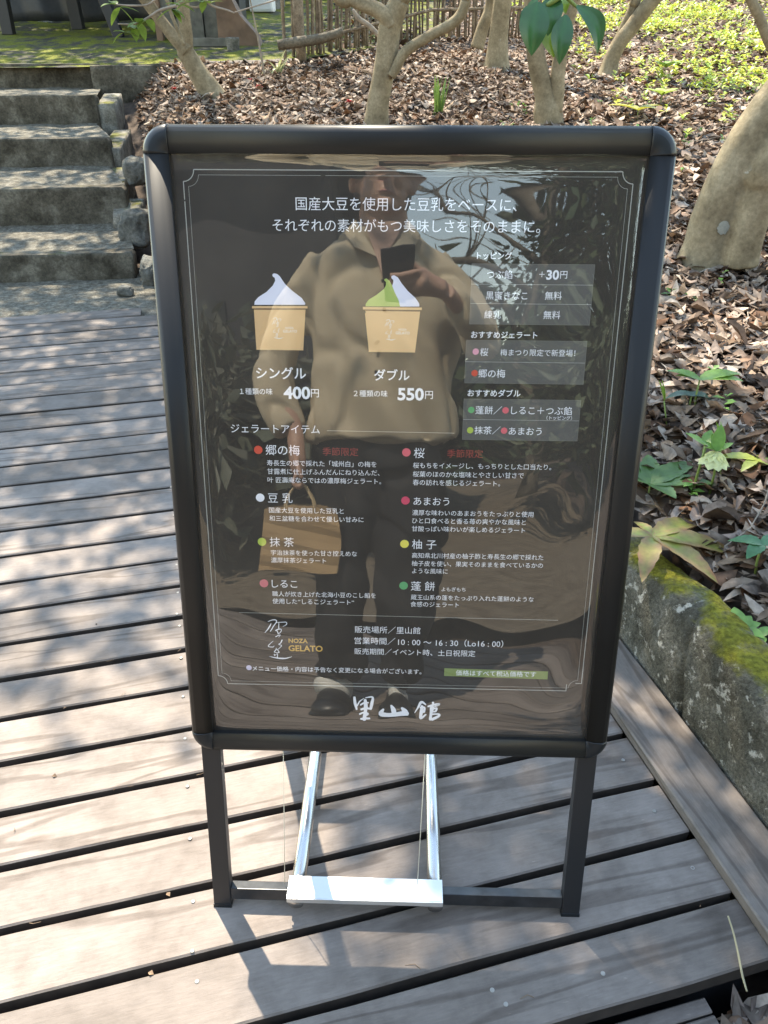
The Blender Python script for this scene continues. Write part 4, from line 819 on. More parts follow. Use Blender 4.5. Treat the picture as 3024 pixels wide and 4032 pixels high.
DOTS=[(0.0925, 0.9353, 0.0041, 'pink'), (0.0923, 0.9075, 0.0042, 'red'), (0.0901, 0.8588, 0.0042, 'green'), (0.1356, 0.8588, 0.0043, 'coral'), (0.0899, 0.8313, 0.0043, 'lime'), (0.1352, 0.8313, 0.0043, 'coral'), (-0.197, 0.8001, 0.0058, 'red'), (-0.1974, 0.7317, 0.006, 'white'), (-0.1977, 0.6659, 0.0061, 'lime'), (-0.1977, 0.6016, 0.0063, 'rose'), (-0.2263, 0.4625, 0.0042, 'lav'), (0.0049, 0.7995, 0.0058, 'coral'), (0.0048, 0.7308, 0.0059, 'crimson'), (0.0045, 0.6664, 0.0061, 'yellow'), (0.0042, 0.602, 0.0062, 'green'), ]
BOX1 = [(0.0932, 1.0438), (0.236, 1.044), (0.2359, 0.9702), (0.0809, 0.97)]
BOX1L = [(0.2355, 1.0193), (0.2355, 0.9957)]
BOX2 = [(0.0804, 0.9498), (0.2349, 0.9501), (0.235, 0.8947), (0.0797, 0.8942)]
BOX2L = [(0.08, 0.922), (0.2349, 0.9222)]
BOX3 = [(0.08, 0.8736), (0.2339, 0.8735), (0.2338, 0.8182), (0.0798, 0.8185)]
BOX3L = [(0.0799, 0.8463), (0.234, 0.8459)]
GREEN = [(0.0673, 0.4685), (0.2214, 0.4667), (0.2217, 0.4532), (0.0672, 0.4555)]
LINE1 = [(-0.1025, 0.8281), (0.0688, 0.827)]
LINE2 = [(-0.2366, 0.5541), (0.2297, 0.5515)]
BTL = [(-0.2604, 1.1511), (-0.2738, 1.1373), (-0.2545, 1.1456), (-0.2686, 1.1311)]
BTR = [(0.2597, 1.1496), (0.2727, 1.1357), (0.2548, 1.1445), (0.2671, 1.1318)]
BBL = [(-0.2737, 0.4477), (-0.2605, 0.4343), (-0.2684, 0.4544), (-0.2549, 0.439)]
BBR = [(0.2683, 0.4457), (0.2633, 0.4456), (0.2557, 0.4326), (0.2559, 0.4383)]
CUP1 = [(-0.1963, 0.9898), (-0.125, 0.9905), (-0.125, 0.9876), (-0.1965, 0.987), (-0.1942, 0.9857), (-0.1276, 0.9863), (-0.1319, 0.9345), (-0.1932, 0.9346)]
CUP2 = [(-0.0539, 0.9902), (0.0214, 0.99), (0.0215, 0.9869), (-0.0539, 0.987), (-0.0517, 0.9859), (0.0194, 0.9854), (0.0138, 0.9333), (-0.0462, 0.9335)]
CRM1 = [(-0.1933, 0.9914), (-0.1281, 0.992), (-0.1278, 0.9942), (-0.1322, 1.0004), (-0.1436, 1.0088), (-0.1531, 1.0175), (-0.159, 1.0263), (-0.1624, 1.0294), (-0.1666, 1.0303), (-0.1688, 1.0285), (-0.1681, 1.0262), (-0.1659, 1.025), (-0.1652, 1.0213), (-0.1688, 1.0151), (-0.1769, 1.0075), (-0.1879, 1.0009), (-0.1927, 0.9955)]
CRMW = [(-0.0063, 0.991), (0.0181, 0.9913), (0.018, 0.9948), (0.013, 1.0017), (0.0032, 1.0101), (-0.0047, 1.0193), (-0.0097, 1.0266), (-0.0145, 1.0292), (-0.0178, 1.0281), (-0.0179, 1.0257), (-0.0154, 1.0233), (-0.0154, 1.0201), (-0.0167, 1.0164), (-0.0133, 1.0081), (-0.0083, 0.9987)]
CRMG = [(-0.0506, 0.9908), (-0.0063, 0.991), (-0.0083, 0.9987), (-0.0133, 1.0081), (-0.0167, 1.0164), (-0.0202, 1.0225), (-0.0241, 1.0252), (-0.0268, 1.0243), (-0.0264, 1.0224), (-0.0246, 1.021), (-0.0246, 1.0173), (-0.0269, 1.0126), (-0.0366, 1.005), (-0.0463, 0.9993), (-0.0502, 0.9942)]
LOGO= [[(-0.1941, 0.5403, 0.00103), (-0.188, 0.543, 0.00137), (-0.183, 0.5431, 0.0016), (-0.1818, 0.54, 0.00148), (-0.1865, 0.5329, 0.00137), (-0.19, 0.5265, 0.00125), (-0.192, 0.5239, 0.0008)], [(-0.1898, 0.5377, 0.00046), (-0.1916, 0.5335, 0.00171), (-0.1956, 0.527, 0.00148), (-0.1997, 0.522, 0.00046)], [(-0.1812, 0.5389, 0.0008), (-0.173, 0.5398, 0.00103), (-0.1679, 0.5399, 0.00125), (-0.1668, 0.5371, 0.00114), (-0.1694, 0.5343, 0.0008), (-0.1726, 0.533, 0.00046)], [(-0.1784, 0.5393, 0.00103), (-0.1789, 0.5295, 0.00114)], [(-0.184, 0.5255, 0.00114), (-0.181, 0.5274, 0.00171), (-0.1772, 0.5285, 0.00125), (-0.175, 0.5275, 0.00091), (-0.1761, 0.5239, 0.00103), (-0.1794, 0.5203, 0.00091)], [(-0.1823, 0.5266, 0.00114), (-0.1806, 0.5231, 0.00137), (-0.18, 0.5203, 0.00114)], [(-0.1837, 0.5156, 0.00125), (-0.1801, 0.5178, 0.00103), (-0.1769, 0.5186, 0.00091), (-0.1796, 0.515, 0.00057)], [(-0.1881, 0.5081, 0.00057), (-0.1951, 0.5011, 0.00125), (-0.1943, 0.4987, 0.00103), (-0.1885, 0.4984, 0.00114), (-0.1868, 0.5006, 0.00057)], [(-0.1747, 0.5102, 0.00171), (-0.1768, 0.5055, 0.00137), (-0.1797, 0.5029, 0.00103), (-0.1756, 0.5012, 0.00114), (-0.179, 0.4969, 0.0008), (-0.1823, 0.4939, 0.00068)], [(-0.1838, 0.4968, 0.00068), (-0.1842, 0.4939, 0.00148), (-0.1869, 0.4902, 0.00125), (-0.1825, 0.4892, 0.0008), (-0.1799, 0.4897, 0.00171), (-0.1823, 0.4946, 0.0008)], [(-0.1871, 0.4866, 0.00103), (-0.1868, 0.4841, 0.00125), (-0.1848, 0.4859, 0.00068), (-0.1822, 0.4871, 0.00103), (-0.1832, 0.4795, 0.00137)], [(-0.1943, 0.4825, 0.00046), (-0.1892, 0.4812, 0.00137), (-0.179, 0.4796, 0.00228), (-0.17, 0.4798, 0.00194), (-0.1648, 0.4814, 0.00114), (-0.1609, 0.4829, 0.00034)]]
SHOP= [[(-0.0675, 0.4149, 0.00312), (-0.0666, 0.4047, 0.00382), (-0.0643, 0.3945, 0.0026)], [(-0.0634, 0.4005, 0.00173), (-0.0596, 0.4081, 0.00173), (-0.0531, 0.4136, 0.00069)], [(-0.0503, 0.4148, 0.00121), (-0.0401, 0.4161, 0.0026), (-0.041, 0.4054, 0.00416), (-0.0428, 0.3956, 0.00347)], [(-0.0512, 0.4105, 0.00382), (-0.0503, 0.4008, 0.0052), (-0.0508, 0.3922, 0.00434), (-0.0527, 0.3769, 0.0052)], [(-0.0582, 0.4022, 0.00225), (-0.0522, 0.4061, 0.0026), (-0.0466, 0.4063, 0.00173)], [(-0.0569, 0.3942, 0.00312), (-0.0503, 0.3965, 0.00347), (-0.0438, 0.3956, 0.0026)], [(-0.0592, 0.386, 0.0026), (-0.0531, 0.3888, 0.0026), (-0.047, 0.3863, 0.00295), (-0.0531, 0.3823, 0.00225)], [(-0.0574, 0.3773, 0.00295), (-0.0512, 0.3782, 0.00347), (-0.0451, 0.3784, 0.00295)], [(-0.0237, 0.395, 0.00295), (-0.0269, 0.3873, 0.00694), (-0.0175, 0.3854, 0.00607), (-0.0063, 0.3863, 0.00607), (0.0039, 0.3882, 0.00694), (0.0105, 0.3889, 0.00694), (0.0133, 0.3889, 0.00434)], [(-0.0112, 0.4018, 0.00295), (-0.0083, 0.3954, 0.00607), (-0.0068, 0.3879, 0.00607)], [(0.0052, 0.3979, 0.00347), (0.0095, 0.3926, 0.00694), (0.0128, 0.3873, 0.00434)], [(0.0245, 0.3903, 0.00069), (0.0298, 0.4007, 0.0026), (0.0343, 0.4094, 0.00382), (0.0409, 0.4053, 0.00173)], [(0.0336, 0.3997, 0.00312), (0.0391, 0.3999, 0.0026), (0.0384, 0.3923, 0.00347)], [(0.0354, 0.4019, 0.00382), (0.0343, 0.39, 0.00434), (0.034, 0.3808, 0.00347), (0.0413, 0.3875, 0.00225)], [(0.0361, 0.3917, 0.00208), (0.0393, 0.3934, 0.00208)], [(0.0519, 0.4088, 0.00312), (0.0525, 0.4045, 0.00208)], [(0.0451, 0.4022, 0.0026), (0.0529, 0.4051, 0.00295), (0.0613, 0.4063, 0.00347), (0.0549, 0.4024, 0.00173)], [(0.0508, 0.4002, 0.00607), (0.0496, 0.3904, 0.00382), (0.0485, 0.3795, 0.00382)], [(0.0531, 0.3981, 0.0026), (0.0578, 0.3993, 0.0026), (0.0561, 0.3938, 0.0026), (0.0514, 0.3932, 0.00243)], [(0.0497, 0.3883, 0.00225), (0.0609, 0.3891, 0.0026), (0.061, 0.3853, 0.00347), (0.0518, 0.3796, 0.00434)]]
# ------------------------------------------------------------------ the menu sign
TH = 0.226871; ST, CT = math.sin(TH), math.cos(TH)
def SP(x, s, off=0.0): return (x, s * ST - off * CT, s * CT + off * ST)
IX, S0, S1 = .287, .3513, 1.1673     # visible poster: half width, bottom, top along the board
sg = thing('menu_sign', 'black A-frame sign stand with a glossy dark gelato menu poster, on the deck', 'sign', (0, 0, 0))
PRO = [(0, -.020), (0, -.004), (.0010, .0022), (.0042, .0066), (.0090, .0092), (.0100, .0094), (.0220, .0092), (.0275, .0070), (.0318, .0048), (.033, .0038), (.033, -.004), (.030, -.020)]
SOFT = [0, 1, 2, 3, 4, 5, 6, 7, 8, 9, 10, 11]
def rail(name, a, b, out):
    """extrude the snap-frame profile from a to b; out = outward direction in the board plane (x,s)"""
    V = []; m = len(PRO)
    for (x, s) in (a, b):
        for (t, o) in PRO: V.append(SP(x + out[0] * (.033 - t), s + out[1] * (.033 - t), o))
    Fq = [(k, (k + 1) % m, m + (k + 1) % m, m + k) for k in range(m)] + [tuple(range(m))[::-1], tuple(range(m, 2 * m))]
    o = mesh(name, V, Fq, M['frame'], smooth=True, parent=sg)
    o.data.polygons.foreach_set('use_smooth', [True] * 9 + [False] * 3 + [False, False]); return o
g_ = .0006
rail('top_rail', (-IX + g_, S1), (IX - g_, S1), (0, 1)); rail('bottom_rail', (-IX + g_, S0), (IX - g_, S0), (0, -1))
rail('side_rail', (-IX, S0 + g_), (-IX, S1 - g_), (-1, 0)); rail('side_rail', (IX, S0 + g_), (IX, S1 - g_), (1, 0))
for (cx, cs, a0) in ((IX, S1, 0), (-IX, S1, 90), (-IX, S0, 180), (IX, S0, 270)):
    V = []; m = len(PRO); n = 14
    for k in range(n + 1):
        a = R(a0 + 90 * k / n)
        for (t, o) in PRO: rr = max(.0004, .033 - t) * 1.01; V.append(SP(cx + math.cos(a) * rr, cs + math.sin(a) * rr, o + .0004))
    Fq = [(k * m + j, k * m + (j + 1) % m, (k + 1) * m + (j + 1) % m, (k + 1) * m + j) for k in range(n) for j in range(m)]
    Fq += [tuple(range(m))[::-1], tuple(range(n * m, (n + 1) * m))]
    mesh('corner', V, Fq, M['corner'], smooth=True, parent=sg)
# back panel, poster sheet
X_, Sv, Ov = np.array(SP(1, 0)), np.array(SP(0, 1)), np.array(SP(0, 0, 1))
def sbox(name, x, s, o, h, mat, parent=None, bev=0): return MB().box(SP(x, s, o), h, X_, Sv, Ov, bev=bev).build(name, [mat], parent or sg)
sbox('back_panel', 0, (S0 + S1) / 2, -.012, (IX + .005, (S1 - S0) / 2 + .005, .005), M['black'])
m, nt, b = nodes('poster_print'); b.inputs['Roughness'].default_value = .6; b.inputs['Specular IOR Level'].default_value = .2
g = N(nt, 'ShaderNodeNewGeometry'); n_ = N(nt, 'ShaderNodeTexNoise', i_Scale=3.0, i_Detail=3.0); nt.links.new(g.outputs['Position'], n_.inputs['Vector'])
r_ = ramp(nt, [(.3, (.020, .0175, .016)), (.7, (.030, .026, .023))]); nt.links.new(n_.outputs[0], r_.inputs[0]); nt.links.new(r_.outputs[0], b.inputs['Base Color']); M['poster'] = m
poster = sbox('poster', 0, (S0 + S1) / 2, -.0042, (IX + .003, (S1 - S0) / 2 + .003, .0012), M['poster'])
INK = {k: plain('ink_' + k, c, .6, spec=.15) for k, c in dict(white=(.90, .91, .95), red=(.72, .10, .06), coral=(.80, .16, .19), pink=(.80, .36, .46), lime=(.46, .58, .10), green=(.10, .40, .16), rose=(.62, .15, .19), lav=(.62, .58, .75), crimson=(.70, .07, .14), yellow=(.82, .72, .12), gold=(.74, .45, .12), textred=(.36, .07, .06), kraft=(.74, .48, .24), kraftline=(.25, .15, .07), cream=(.78, .80, .92), matcha=(.44, .56, .16), bar=(.22, .29, .09), line=(.42, .43, .40), faint=(.22, .22, .20), panel=(.115, .113, .108), cupwhite=(.85, .80, .72)).items()}
PZ = -.0027
def flat(name, polys, mat, lift=0.0, parent=None):
    mb = MB()
    for p_ in polys: mb.add([SP(x, s, PZ + lift) for x, s in p_], [tuple(range(len(p_)))])
    return mb.build(name, [INK[mat]], parent or poster)
def disc(x, s, r, n=28): return [(x + r * math.cos(6.28319 * k / n), s + r * math.sin(6.28319 * k / n)) for k in range(n)]
def ribbon(pts, w):  # thin printed line
    out = []
    for (a, c) in zip(pts[:-1], pts[1:]):
        dx, ds = c[0] - a[0], c[1] - a[1]; l = math.hypot(dx, ds) or 1; nx, ns = -ds / l * w / 2, dx / l * w / 2
        out.append([(a[0] + nx, a[1] + ns), (a[0] - nx, a[1] - ns), (c[0] - nx, c[1] - ns), (c[0] + nx, c[1] + ns)])
    return out
def fan(p_):  # split possibly concave outline into triangles
    from mathutils.geometry import tessellate_polygon
    t = tessellate_polygon([[Vector((x, s, 0)) for x, s in p_]]); return [[p_[i] for i in q] for q in t]
def brush(strokes, k=1.0, fn=None):
    """brush strokes: variable-width bands with round ends, each overlapping stroke a hair higher"""
    mb = MB()
    for i_, stt in enumerate(strokes):
        q = smooth_path([(x, s, 0, r * k) for x, s, r in stt], 5); n = len(q); L = []; Rr = []
        for j in range(n):
            a, c = q[max(j - 1, 0)], q[min(j + 1, n - 1)]; dx, ds = c[0] - a[0], c[1] - a[1]; l = math.hypot(dx, ds) or 1; nx, ns = -ds / l, dx / l; w_ = max(.0003, q[j][3])
            L.append((q[j][0] + nx * w_, q[j][1] + ns * w_)); Rr.append((q[j][0] - nx * w_, q[j][1] - ns * w_))
        lift = .00003 + i_ * .000012; f = fn or (lambda x, s: (x, s))
        V = [SP(*f(*p_), PZ + lift) for p_ in L] + [SP(*f(*p_), PZ + lift) for p_ in Rr]; mb.add(V, [(j, j + 1, n + j + 1, n + j) for j in range(n - 1)])
        for e in (0, n - 1): mb.add([SP(*f(x, s), PZ + lift + .000006) for x, s in disc(q[e][0], q[e][1], max(.0003, q[e][3]), 12)], [tuple(range(12))])
    return mb
# printed words: built from Blender's own font, one mesh per ink
def words(txt, xl, xr, sm, st):
    cu = bpy.data.curves.new('w', 'FONT'); cu.body = txt; cu.size = 1; cu.offset = dict(w=-.001, r=-.001, g=.022, wb=.014, wB=.030, wm=.002, wn=.01)[st]; cu.resolution_u = 3
    o = bpy.data.objects.new('w', cu); COL.objects.link(o); dg = bpy.context.evaluated_depsgraph_get(); me = bpy.data.meshes.new_from_object(o.evaluated_get(dg))
    V = np.array([v.co[:] for v in me.vertices]); Fq = [tuple(p.vertices) for p in me.polygons]
    bpy.data.objects.remove(o); bpy.data.curves.remove(cu); bpy.data.meshes.remove(me)
    x0, x1 = V[:, 0].min(), V[:, 0].max(); y0, y1 = V[:, 1].min(), V[:, 1].max(); k = (xr - xl) / (x1 - x0)
    em = .36  # optical centre of a full-width character
    cy = (y0 + y1) / 2 if st in ('g', 'wB', 'wn') or len(txt) < 2 else em
    if st == 'wB': k2 = k * .95
    else: k2 = k
    return [SP(xl + (v[0] - x0) * k, sm + (v[1] - cy) * k2, PZ + .0001) for v in V], Fq
ink = {}
for (t, xl, xr, sm, st) in TEXT:
    V, Fq = words(t, xl, xr, sm, st); c = dict(r='textred', g='gold', wn='cupwhite').get(st, 'white'); ink.setdefault(c, MB()).add(V, Fq)
for c, mb in ink.items(): mb.build('lettering', [INK[c]], poster)
for (x, s, r, c) in DOTS: flat('flavour_dot', [disc(x, s, r)], c, .00009)
for q in (BOX1, BOX2, BOX3):
    xr = sum(p_[0] for p_ in q[1:3]) / 2; xl = min(q[0][0], q[3][0]) if q is not BOX1 else .083; t_, b_ = (q[0][1] + q[1][1]) / 2, (q[2][1] + q[3][1]) / 2
    flat('price_panel', [[(xl, b_), (xr, b_), (xr, t_), (xl, t_)]], 'panel'); flat('panel_line', ribbon([(xl, b_), (xr, b_), (xr, t_), (xl, t_), (xl, b_)], .0003), 'faint', .00004)
    for ln in ([[BOX1L[0][1]], [BOX1L[1][1]]] if q is BOX1 else [[BOX2L[1][1]]] if q is BOX2 else [[BOX3L[1][1]]]): flat('panel_line', ribbon([(xl, ln[0]), (xr, ln[0])], .0005), 'line', .00004)
flat('price_notice', [[(GREEN[3][0], GREEN[3][1]), (GREEN[2][0], GREEN[2][1]), (GREEN[1][0], GREEN[1][1]), (GREEN[0][0], GREEN[0][1])]], 'bar', .00005)
flat('rule', ribbon(LINE1, .0006) + ribbon(LINE2, .0006), 'line', .00005)
# ornamental border: outer line with scooped corners, thin inner line
def scoop(cx, cs, r, a0, a1, n=10): return [(cx + r * math.cos(R(a0 + (a1 - a0) * k / n)), cs + r * math.sin(R(a0 + (a1 - a0) * k / n))) for k in range(n + 1)]
def border(l, r, bt, tp, q, w, open_br):
    p1 = scoop(l, tp, q, -90, 0) + [(r - q, tp)] ; p2 = scoop(r, tp, q, 180, 270); p3 = scoop(l, bt, q, 90, 0)
    out = ribbon(p1, w) + ribbon(p2, w)
    if open_br: out += ribbon([(r, tp - q), (r, bt + .013), (r - .009, bt + .013)], w) + ribbon([(r - .022, bt + .011), (r - .022, bt)], w) + ribbon([(r - .022, bt)] + p3[::-1] + [(l, tp - q)], w)
    else: out += ribbon([(r, tp - q)] + scoop(r, bt, q, 90, 180) + [(l + q, bt)] + p3[::-1] + [(l, tp - q)], w)
    return out
bl, br_, bb, bt_ = (BTL[1][0] + BBL[0][0]) / 2, BTR[1][0], BBL[1][1], (BTL[0][1] + BTR[0][1]) / 2
flat('border_line', border(bl, br_, bb, bt_, .0135, .0011, True), 'line', .00006)
flat('border_line', border(bl + .006, br_ - .006, bb + .005, bt_ - .006, .013, .0004, False), 'line', .00006)
# the two paper cups of soft ice
def cup(c, creams):
    kx = [p_ for p_ in c]; o = flat('cup_picture', [[kx[4], kx[7], kx[6], kx[5]][::1]], 'kraft', .00005)
    flat('cup_rim', [[kx[3], kx[2], kx[1], kx[0]]], 'kraft', .00008); flat('cup_line', ribbon([kx[4], kx[5]], .0012), 'kraftline', .00010)  # kraft rim and a dark brown line printed below it
    for pts, mt, lf in creams: flat('soft_ice', fan(pts), mt, lf)
cup(CUP1, [(CRM1, 'cream', .00006)]); cup(CUP2, [(CRMW, 'cream', .00006), (CRMG, 'matcha', .00007)])
brush(LOGO, .50).build('brush_emblem', [INK['white']], poster); brush(SHOP, .58).build('brush_lettering', [INK['white']], poster)
lx = [p_ for s_ in LOGO for p_ in s_]; lx0, lx1 = min(p_[0] for p_ in lx), max(p_[0] for p_ in lx); ls0, ls1 = min(p_[1] for p_ in lx), max(p_[1] for p_ in lx)
for (x0, x1, s0_, s1_) in ((-.1717, -.1574, .9495, .9754), (-.0262, -.0116, .9491, .9745)):
    def fn(x, s, a=(x0, x1, s0_, s1_)): return a[0] + (x - lx0) / (lx1 - lx0) * (a[1] - a[0]), a[2] + (s - ls0) / (ls1 - ls0) * (a[3] - a[2])
    mb = brush(LOGO, .62, fn); [mb.V.__setitem__(i_, tuple(np.array(v) + Ov * .00012)) for i_, v in enumerate(mb.V)]; mb.build('cup_emblem', [INK['cupwhite']], poster)
# clear plastic cover sheet: gently buckled, curled where the snap frame grips it
m, nt, b = nodes('clear_cover_sheet'); nt.nodes.remove(b); L = nt.links.new
tp = N(nt, 'ShaderNodeBsdfTransparent'); tp.inputs[0].default_value = (.985, .985, .985, 1); gl = N(nt, 'ShaderNodeBsdfGlossy'); gl.inputs['Roughness'].default_value = .012
gi = N(nt, 'ShaderNodeNewGeometry'); dt = N(nt, 'ShaderNodeVectorMath', operation='DOT_PRODUCT'); L(gi.outputs['Incoming'], dt.inputs[0]); L(gi.outputs['Normal'], dt.inputs[1]); ab = N(nt, 'ShaderNodeMath', operation='ABSOLUTE'); L(dt.outputs['Value'], ab.inputs[0])
om = N(nt, 'ShaderNodeMath', operation='SUBTRACT', use_clamp=True); om.inputs[0].default_value = 1; L(ab.outputs[0], om.inputs[1]); pw = N(nt, 'ShaderNodeMath', operation='POWER'); L(om.outputs[0], pw.inputs[0]); pw.inputs[1].default_value = 5
fr = N(nt, 'ShaderNodeMath', operation='MULTIPLY_ADD'); L(pw.outputs[0], fr.inputs[0]); fr.inputs[1].default_value = .80; fr.inputs[2].default_value = .135   # both faces of a thick PET sheet
mx = N(nt, 'ShaderNodeMixShader'); L(fr.outputs[0], mx.inputs[0]); L(tp.outputs[0], mx.inputs[1]); L(gl.outputs[0], mx.inputs[2]); 
df = N(nt, 'ShaderNodeBsdfDiffuse'); df.inputs[0].default_value = (.74, .63, .50, 1); m2 = N(nt, 'ShaderNodeMixShader'); gd = N(nt, 'ShaderNodeNewGeometry')   # a thin uneven warm haze put into the sheet to lift the poster's blacks
nd = N(nt, 'ShaderNodeTexNoise', i_Scale=9.0, i_Detail=7.0, i_Roughness=.65); L(gd.outputs['Position'], nd.inputs['Vector']); rd = N(nt, 'ShaderNodeMapRange'); rd.inputs[1].default_value = .3; rd.inputs[2].default_value = .75; rd.inputs[3].default_value = .018; rd.inputs[4].default_value = .045; L(nd.outputs[0], rd.inputs[0])
L(rd.outputs[0], m2.inputs[0]); L(mx.outputs[0], m2.inputs[1]); L(df.outputs[0], m2.inputs[2]); L(m2.outputs[0], nt.nodes['Material Output'].inputs['Surface'])
nx, ns = 190, 270; xs = np.linspace(-IX - .002, IX + .002, nx); ss = np.linspace(S0 - .002, S1 + .002, ns); XX, SS = np.meshgrid(xs, ss); XX = XX.ravel(); SS = SS.ravel()
dx = np.clip(IX - np.abs(XX), 0, 1); ds_ = np.clip(np.minimum(SS - S0, S1 - SS), 0, 1)
amp = .42 + .8 * sstep((XX - .06) / .2) + .45 * sstep((.5 - SS) / .15) + .35 * sstep((-.19 - XX) / .08) + .5 * sstep((SS - 1.12) / .04)
wv = .00030 * np.sin(XX * 17 + 1.3 + 3.2 * SS) + .00032 * np.sin(SS * 15.0 + XX * 6 + .4) + .00018 * np.sin(XX * 41 - SS * 23) + .00012 * np.sin(SS * 47 + 9 * np.sin(XX * 9))
off = .0012 + amp * wv - .0030 * np.exp(-dx / .011) - .0026 * np.exp(-np.clip(SS - S0, 0, 1) / .010) + .0030 * np.exp(-np.clip(S1 - SS, 0, 1) / .0095) 
VV = np.stack([XX, SS * ST - off * CT, SS * CT + off * ST], 1); kk = np.arange(nx * ns).reshape(ns, nx); Fq = np.stack([kk[:-1, :-1].ravel(), kk[:-1, 1:].ravel(), kk[1:, 1:].ravel(), kk[1:, :-1].ravel()], 1)
mesh('cover_sheet', VV, Fq, m, smooth=True, parent=sg)
# dirt flecks trapped along the edges of the cover
m_ = plain('dirt', (.03, .027, .022), .9); mb = MB()
for k in range(46):
    e = random.random()
    if e < .45: x, s = random.uniform(.12, .284), S0 + random.uniform(.004, .05) * random.random()
    elif e < .7: x, s = IX - random.uniform(.001, .006), random.uniform(S0, S0 + .12)
    else: x, s = random.uniform(-IX, IX), S0 + random.uniform(.001, .008)
    q = random.uniform(.0006, .0022); a = random.uniform(0, 3); mb.add([SP(x + q * random.uniform(.5, 1.6) * math.cos(a + j), s + q * random.uniform(.3, .9) * math.sin(a + j), -.0020) for j in (0, 1.2, 2.4, 3.8, 5)], [(0, 1, 2, 3, 4)])
for (x, s, q) in ((-.1022, 1.1445, .004), (-.2745, 1.115, .003), (-.0975, .985, .0035), (-.052, .984, .0035)):
    mb.add([SP(x + q * math.cos(j) * random.uniform(.5, 1.2), s + q * .6 * math.sin(j) * random.uniform(.5, 1.2), -.0020) for j in (0, .9, 1.9, 2.9, 4, 5.2)], [(0, 1, 2, 3, 4, 5)])
mb.build('dirt_fleck', [m_], poster)
# legs, crossbars, rear frame, weight tubes and plate
for x in (-.2935, .2935):
    sbox('front_leg', x, .165, -.0105, (.0148, .160, .0095), M['leg'], bev=.0015)
    sbox('foot', x, .0035, -.0105, (.0156, .0042, .0105), M['corner'], bev=.001)
sbox('crossbar', 0, .028, -.0115, (.2785, .0115, .009), M['bar'], bev=.0012)
HY, HZ = SP(0, 1.13, -.028)[1:]
for x in (-.296, .296):
    a = Vector((x, HY, HZ)); b_ = Vector((x, .575, .002)); z = (a - b_).normalized(); MB().box((a + b_) / 2, (.0145, .0095, (a - b_).length / 2), (1, 0, 0), z.cross(Vector((1, 0, 0))), z, bev=.0015).build('rear_leg', [M['leg']], sg)
for h in (.45, .03): MB().box((0, HY + (.575 - HY) * (1 - h / HZ), h), (.2805, .009, .013), bev=.0012).build('rear_crossbar', [M['leg']], sg)
for x in (-.167, .066): MB().tube([(x, -.004, .0235), (x, .30, .0245), (x, .568, .0265)], .0125, 20).build('weight_tube', [M['chrome']], sg, True)
pm = MB(); pm.box((-.0515, .0135, .0440), (.1295, .0195, .0012), bev=.0006); pm.box((-.0515, -.0072, .0395), (.1295, .0010, .0055), bev=.0004); pm.build('weight_plate', [M['alu']], sg)
for x in (-.188, .036): MB().tube([SP(x, .045, -.012), SP(x + .004, .2, -.0125), SP(x + .007, .325, -.012)], .0006, 6).build('clear_cord', [plain('pale_cord', (.72, .66, .52), .3)], sg, True)
# hinge knuckles
for x in (-.296, .296): MB().tube([(x - .016, HY, HZ), (x + .016, HY, HZ)], .010, 12).build('hinge', [M['leg']], sg, True)
# ------------------------------------------------------------------ the person taking the picture, mirrored in the cover sheet
def ell(c, r, rot=None, n=20):
    bm = bmesh.new(); bmesh.ops.create_uvsphere(bm, u_segments=n, v_segments=n // 2 + 2, radius=1); mt = rot or Matrix.Identity(3)
    V = [Vector(c) + mt @ Vector((v.co.x * r[0], v.co.y * r[1], v.co.z * r[2])) for v in bm.verts]; bm.verts.index_update(); Fq = [tuple(v.index for v in f.verts) for f in bm.faces]; bm.free(); return V, Fq
def arm(pts, m=6, n=18, cap=True):
    P = np.array(smooth_path(pts, m)); return tube_vf(P[:, :3], P[:, 3], n, cap)
def loft(secs, n=36, m=5):
    """closed body sections (cx, cy, z, rx, ry)"""
    Q = []
    for k in range(len(secs) - 1):
        p0, p1, p2, p3 = (np.array(secs[max(0, min(len(secs) - 1, k + d))], float) for d in (-1, 0, 1, 2))
        for j in range(m): t = j / m; Q.append(.5 * ((2 * p1) + (-p0 + p2) * t + (2 * p0 - 5 * p1 + 4 * p2 - p3) * t * t + (-p0 + 3 * p1 - 3 * p2 + p3) * t ** 3))
    Q.append(np.array(secs[-1], float)); V = []
    for q in Q:
        for j in range(n):
            a = 6.28319 * j / n; c, s = math.cos(a), math.sin(a); V.append((q[0] + q[3] * math.copysign(abs(c) ** .85, c), q[1] + q[4] * math.copysign(abs(s) ** .85, s), q[2]))
    Fq = [(k * n + j, k * n + (j + 1) % n, (k + 1) * n + (j + 1) % n, (k + 1) * n + j) for k in range(len(Q) - 1) for j in range(n)] + [tuple(range(n))[::-1], tuple(range((len(Q) - 1) * n, len(Q) * n))]
    return V, Fq
SKIN = plain('skin', (.42, .25, .18), .5, ns=.08, nsc=20); SHIRT = plain('beige_cotton', (.50, .42, .30), .9, spec=.2, ns=.06, nsc=60); TRO = plain('black_cotton', (.022, .022, .024), .85, spec=.2, ns=.2, nsc=40)
SHOE = plain('black_leather', (.02, .02, .021), .4); SOCK = plain('white_sock', (.62, .60, .55), .9); HAIR = plain('dark_hair', (.016, .013, .011), .5, ns=.2); EYE = plain('eye_dark', (.02, .015, .012), .2); LIP = plain('lip', (.32, .13, .11), .5)
HC = Vector((-.062, -1.135, 1.555)); GZ = -.05
pr = thing('person', 'person in a loose beige shirt and black trousers photographing the sign, mirrored in its cover', 'person', (-.09, -1.14, GZ))
camR = cam.rotation_euler.to_matrix(); CL = cam.location
def cl(x, y, z): return CL + camR @ Vector((x, y, z))     # position on the phone, measured from its lens
pa = []
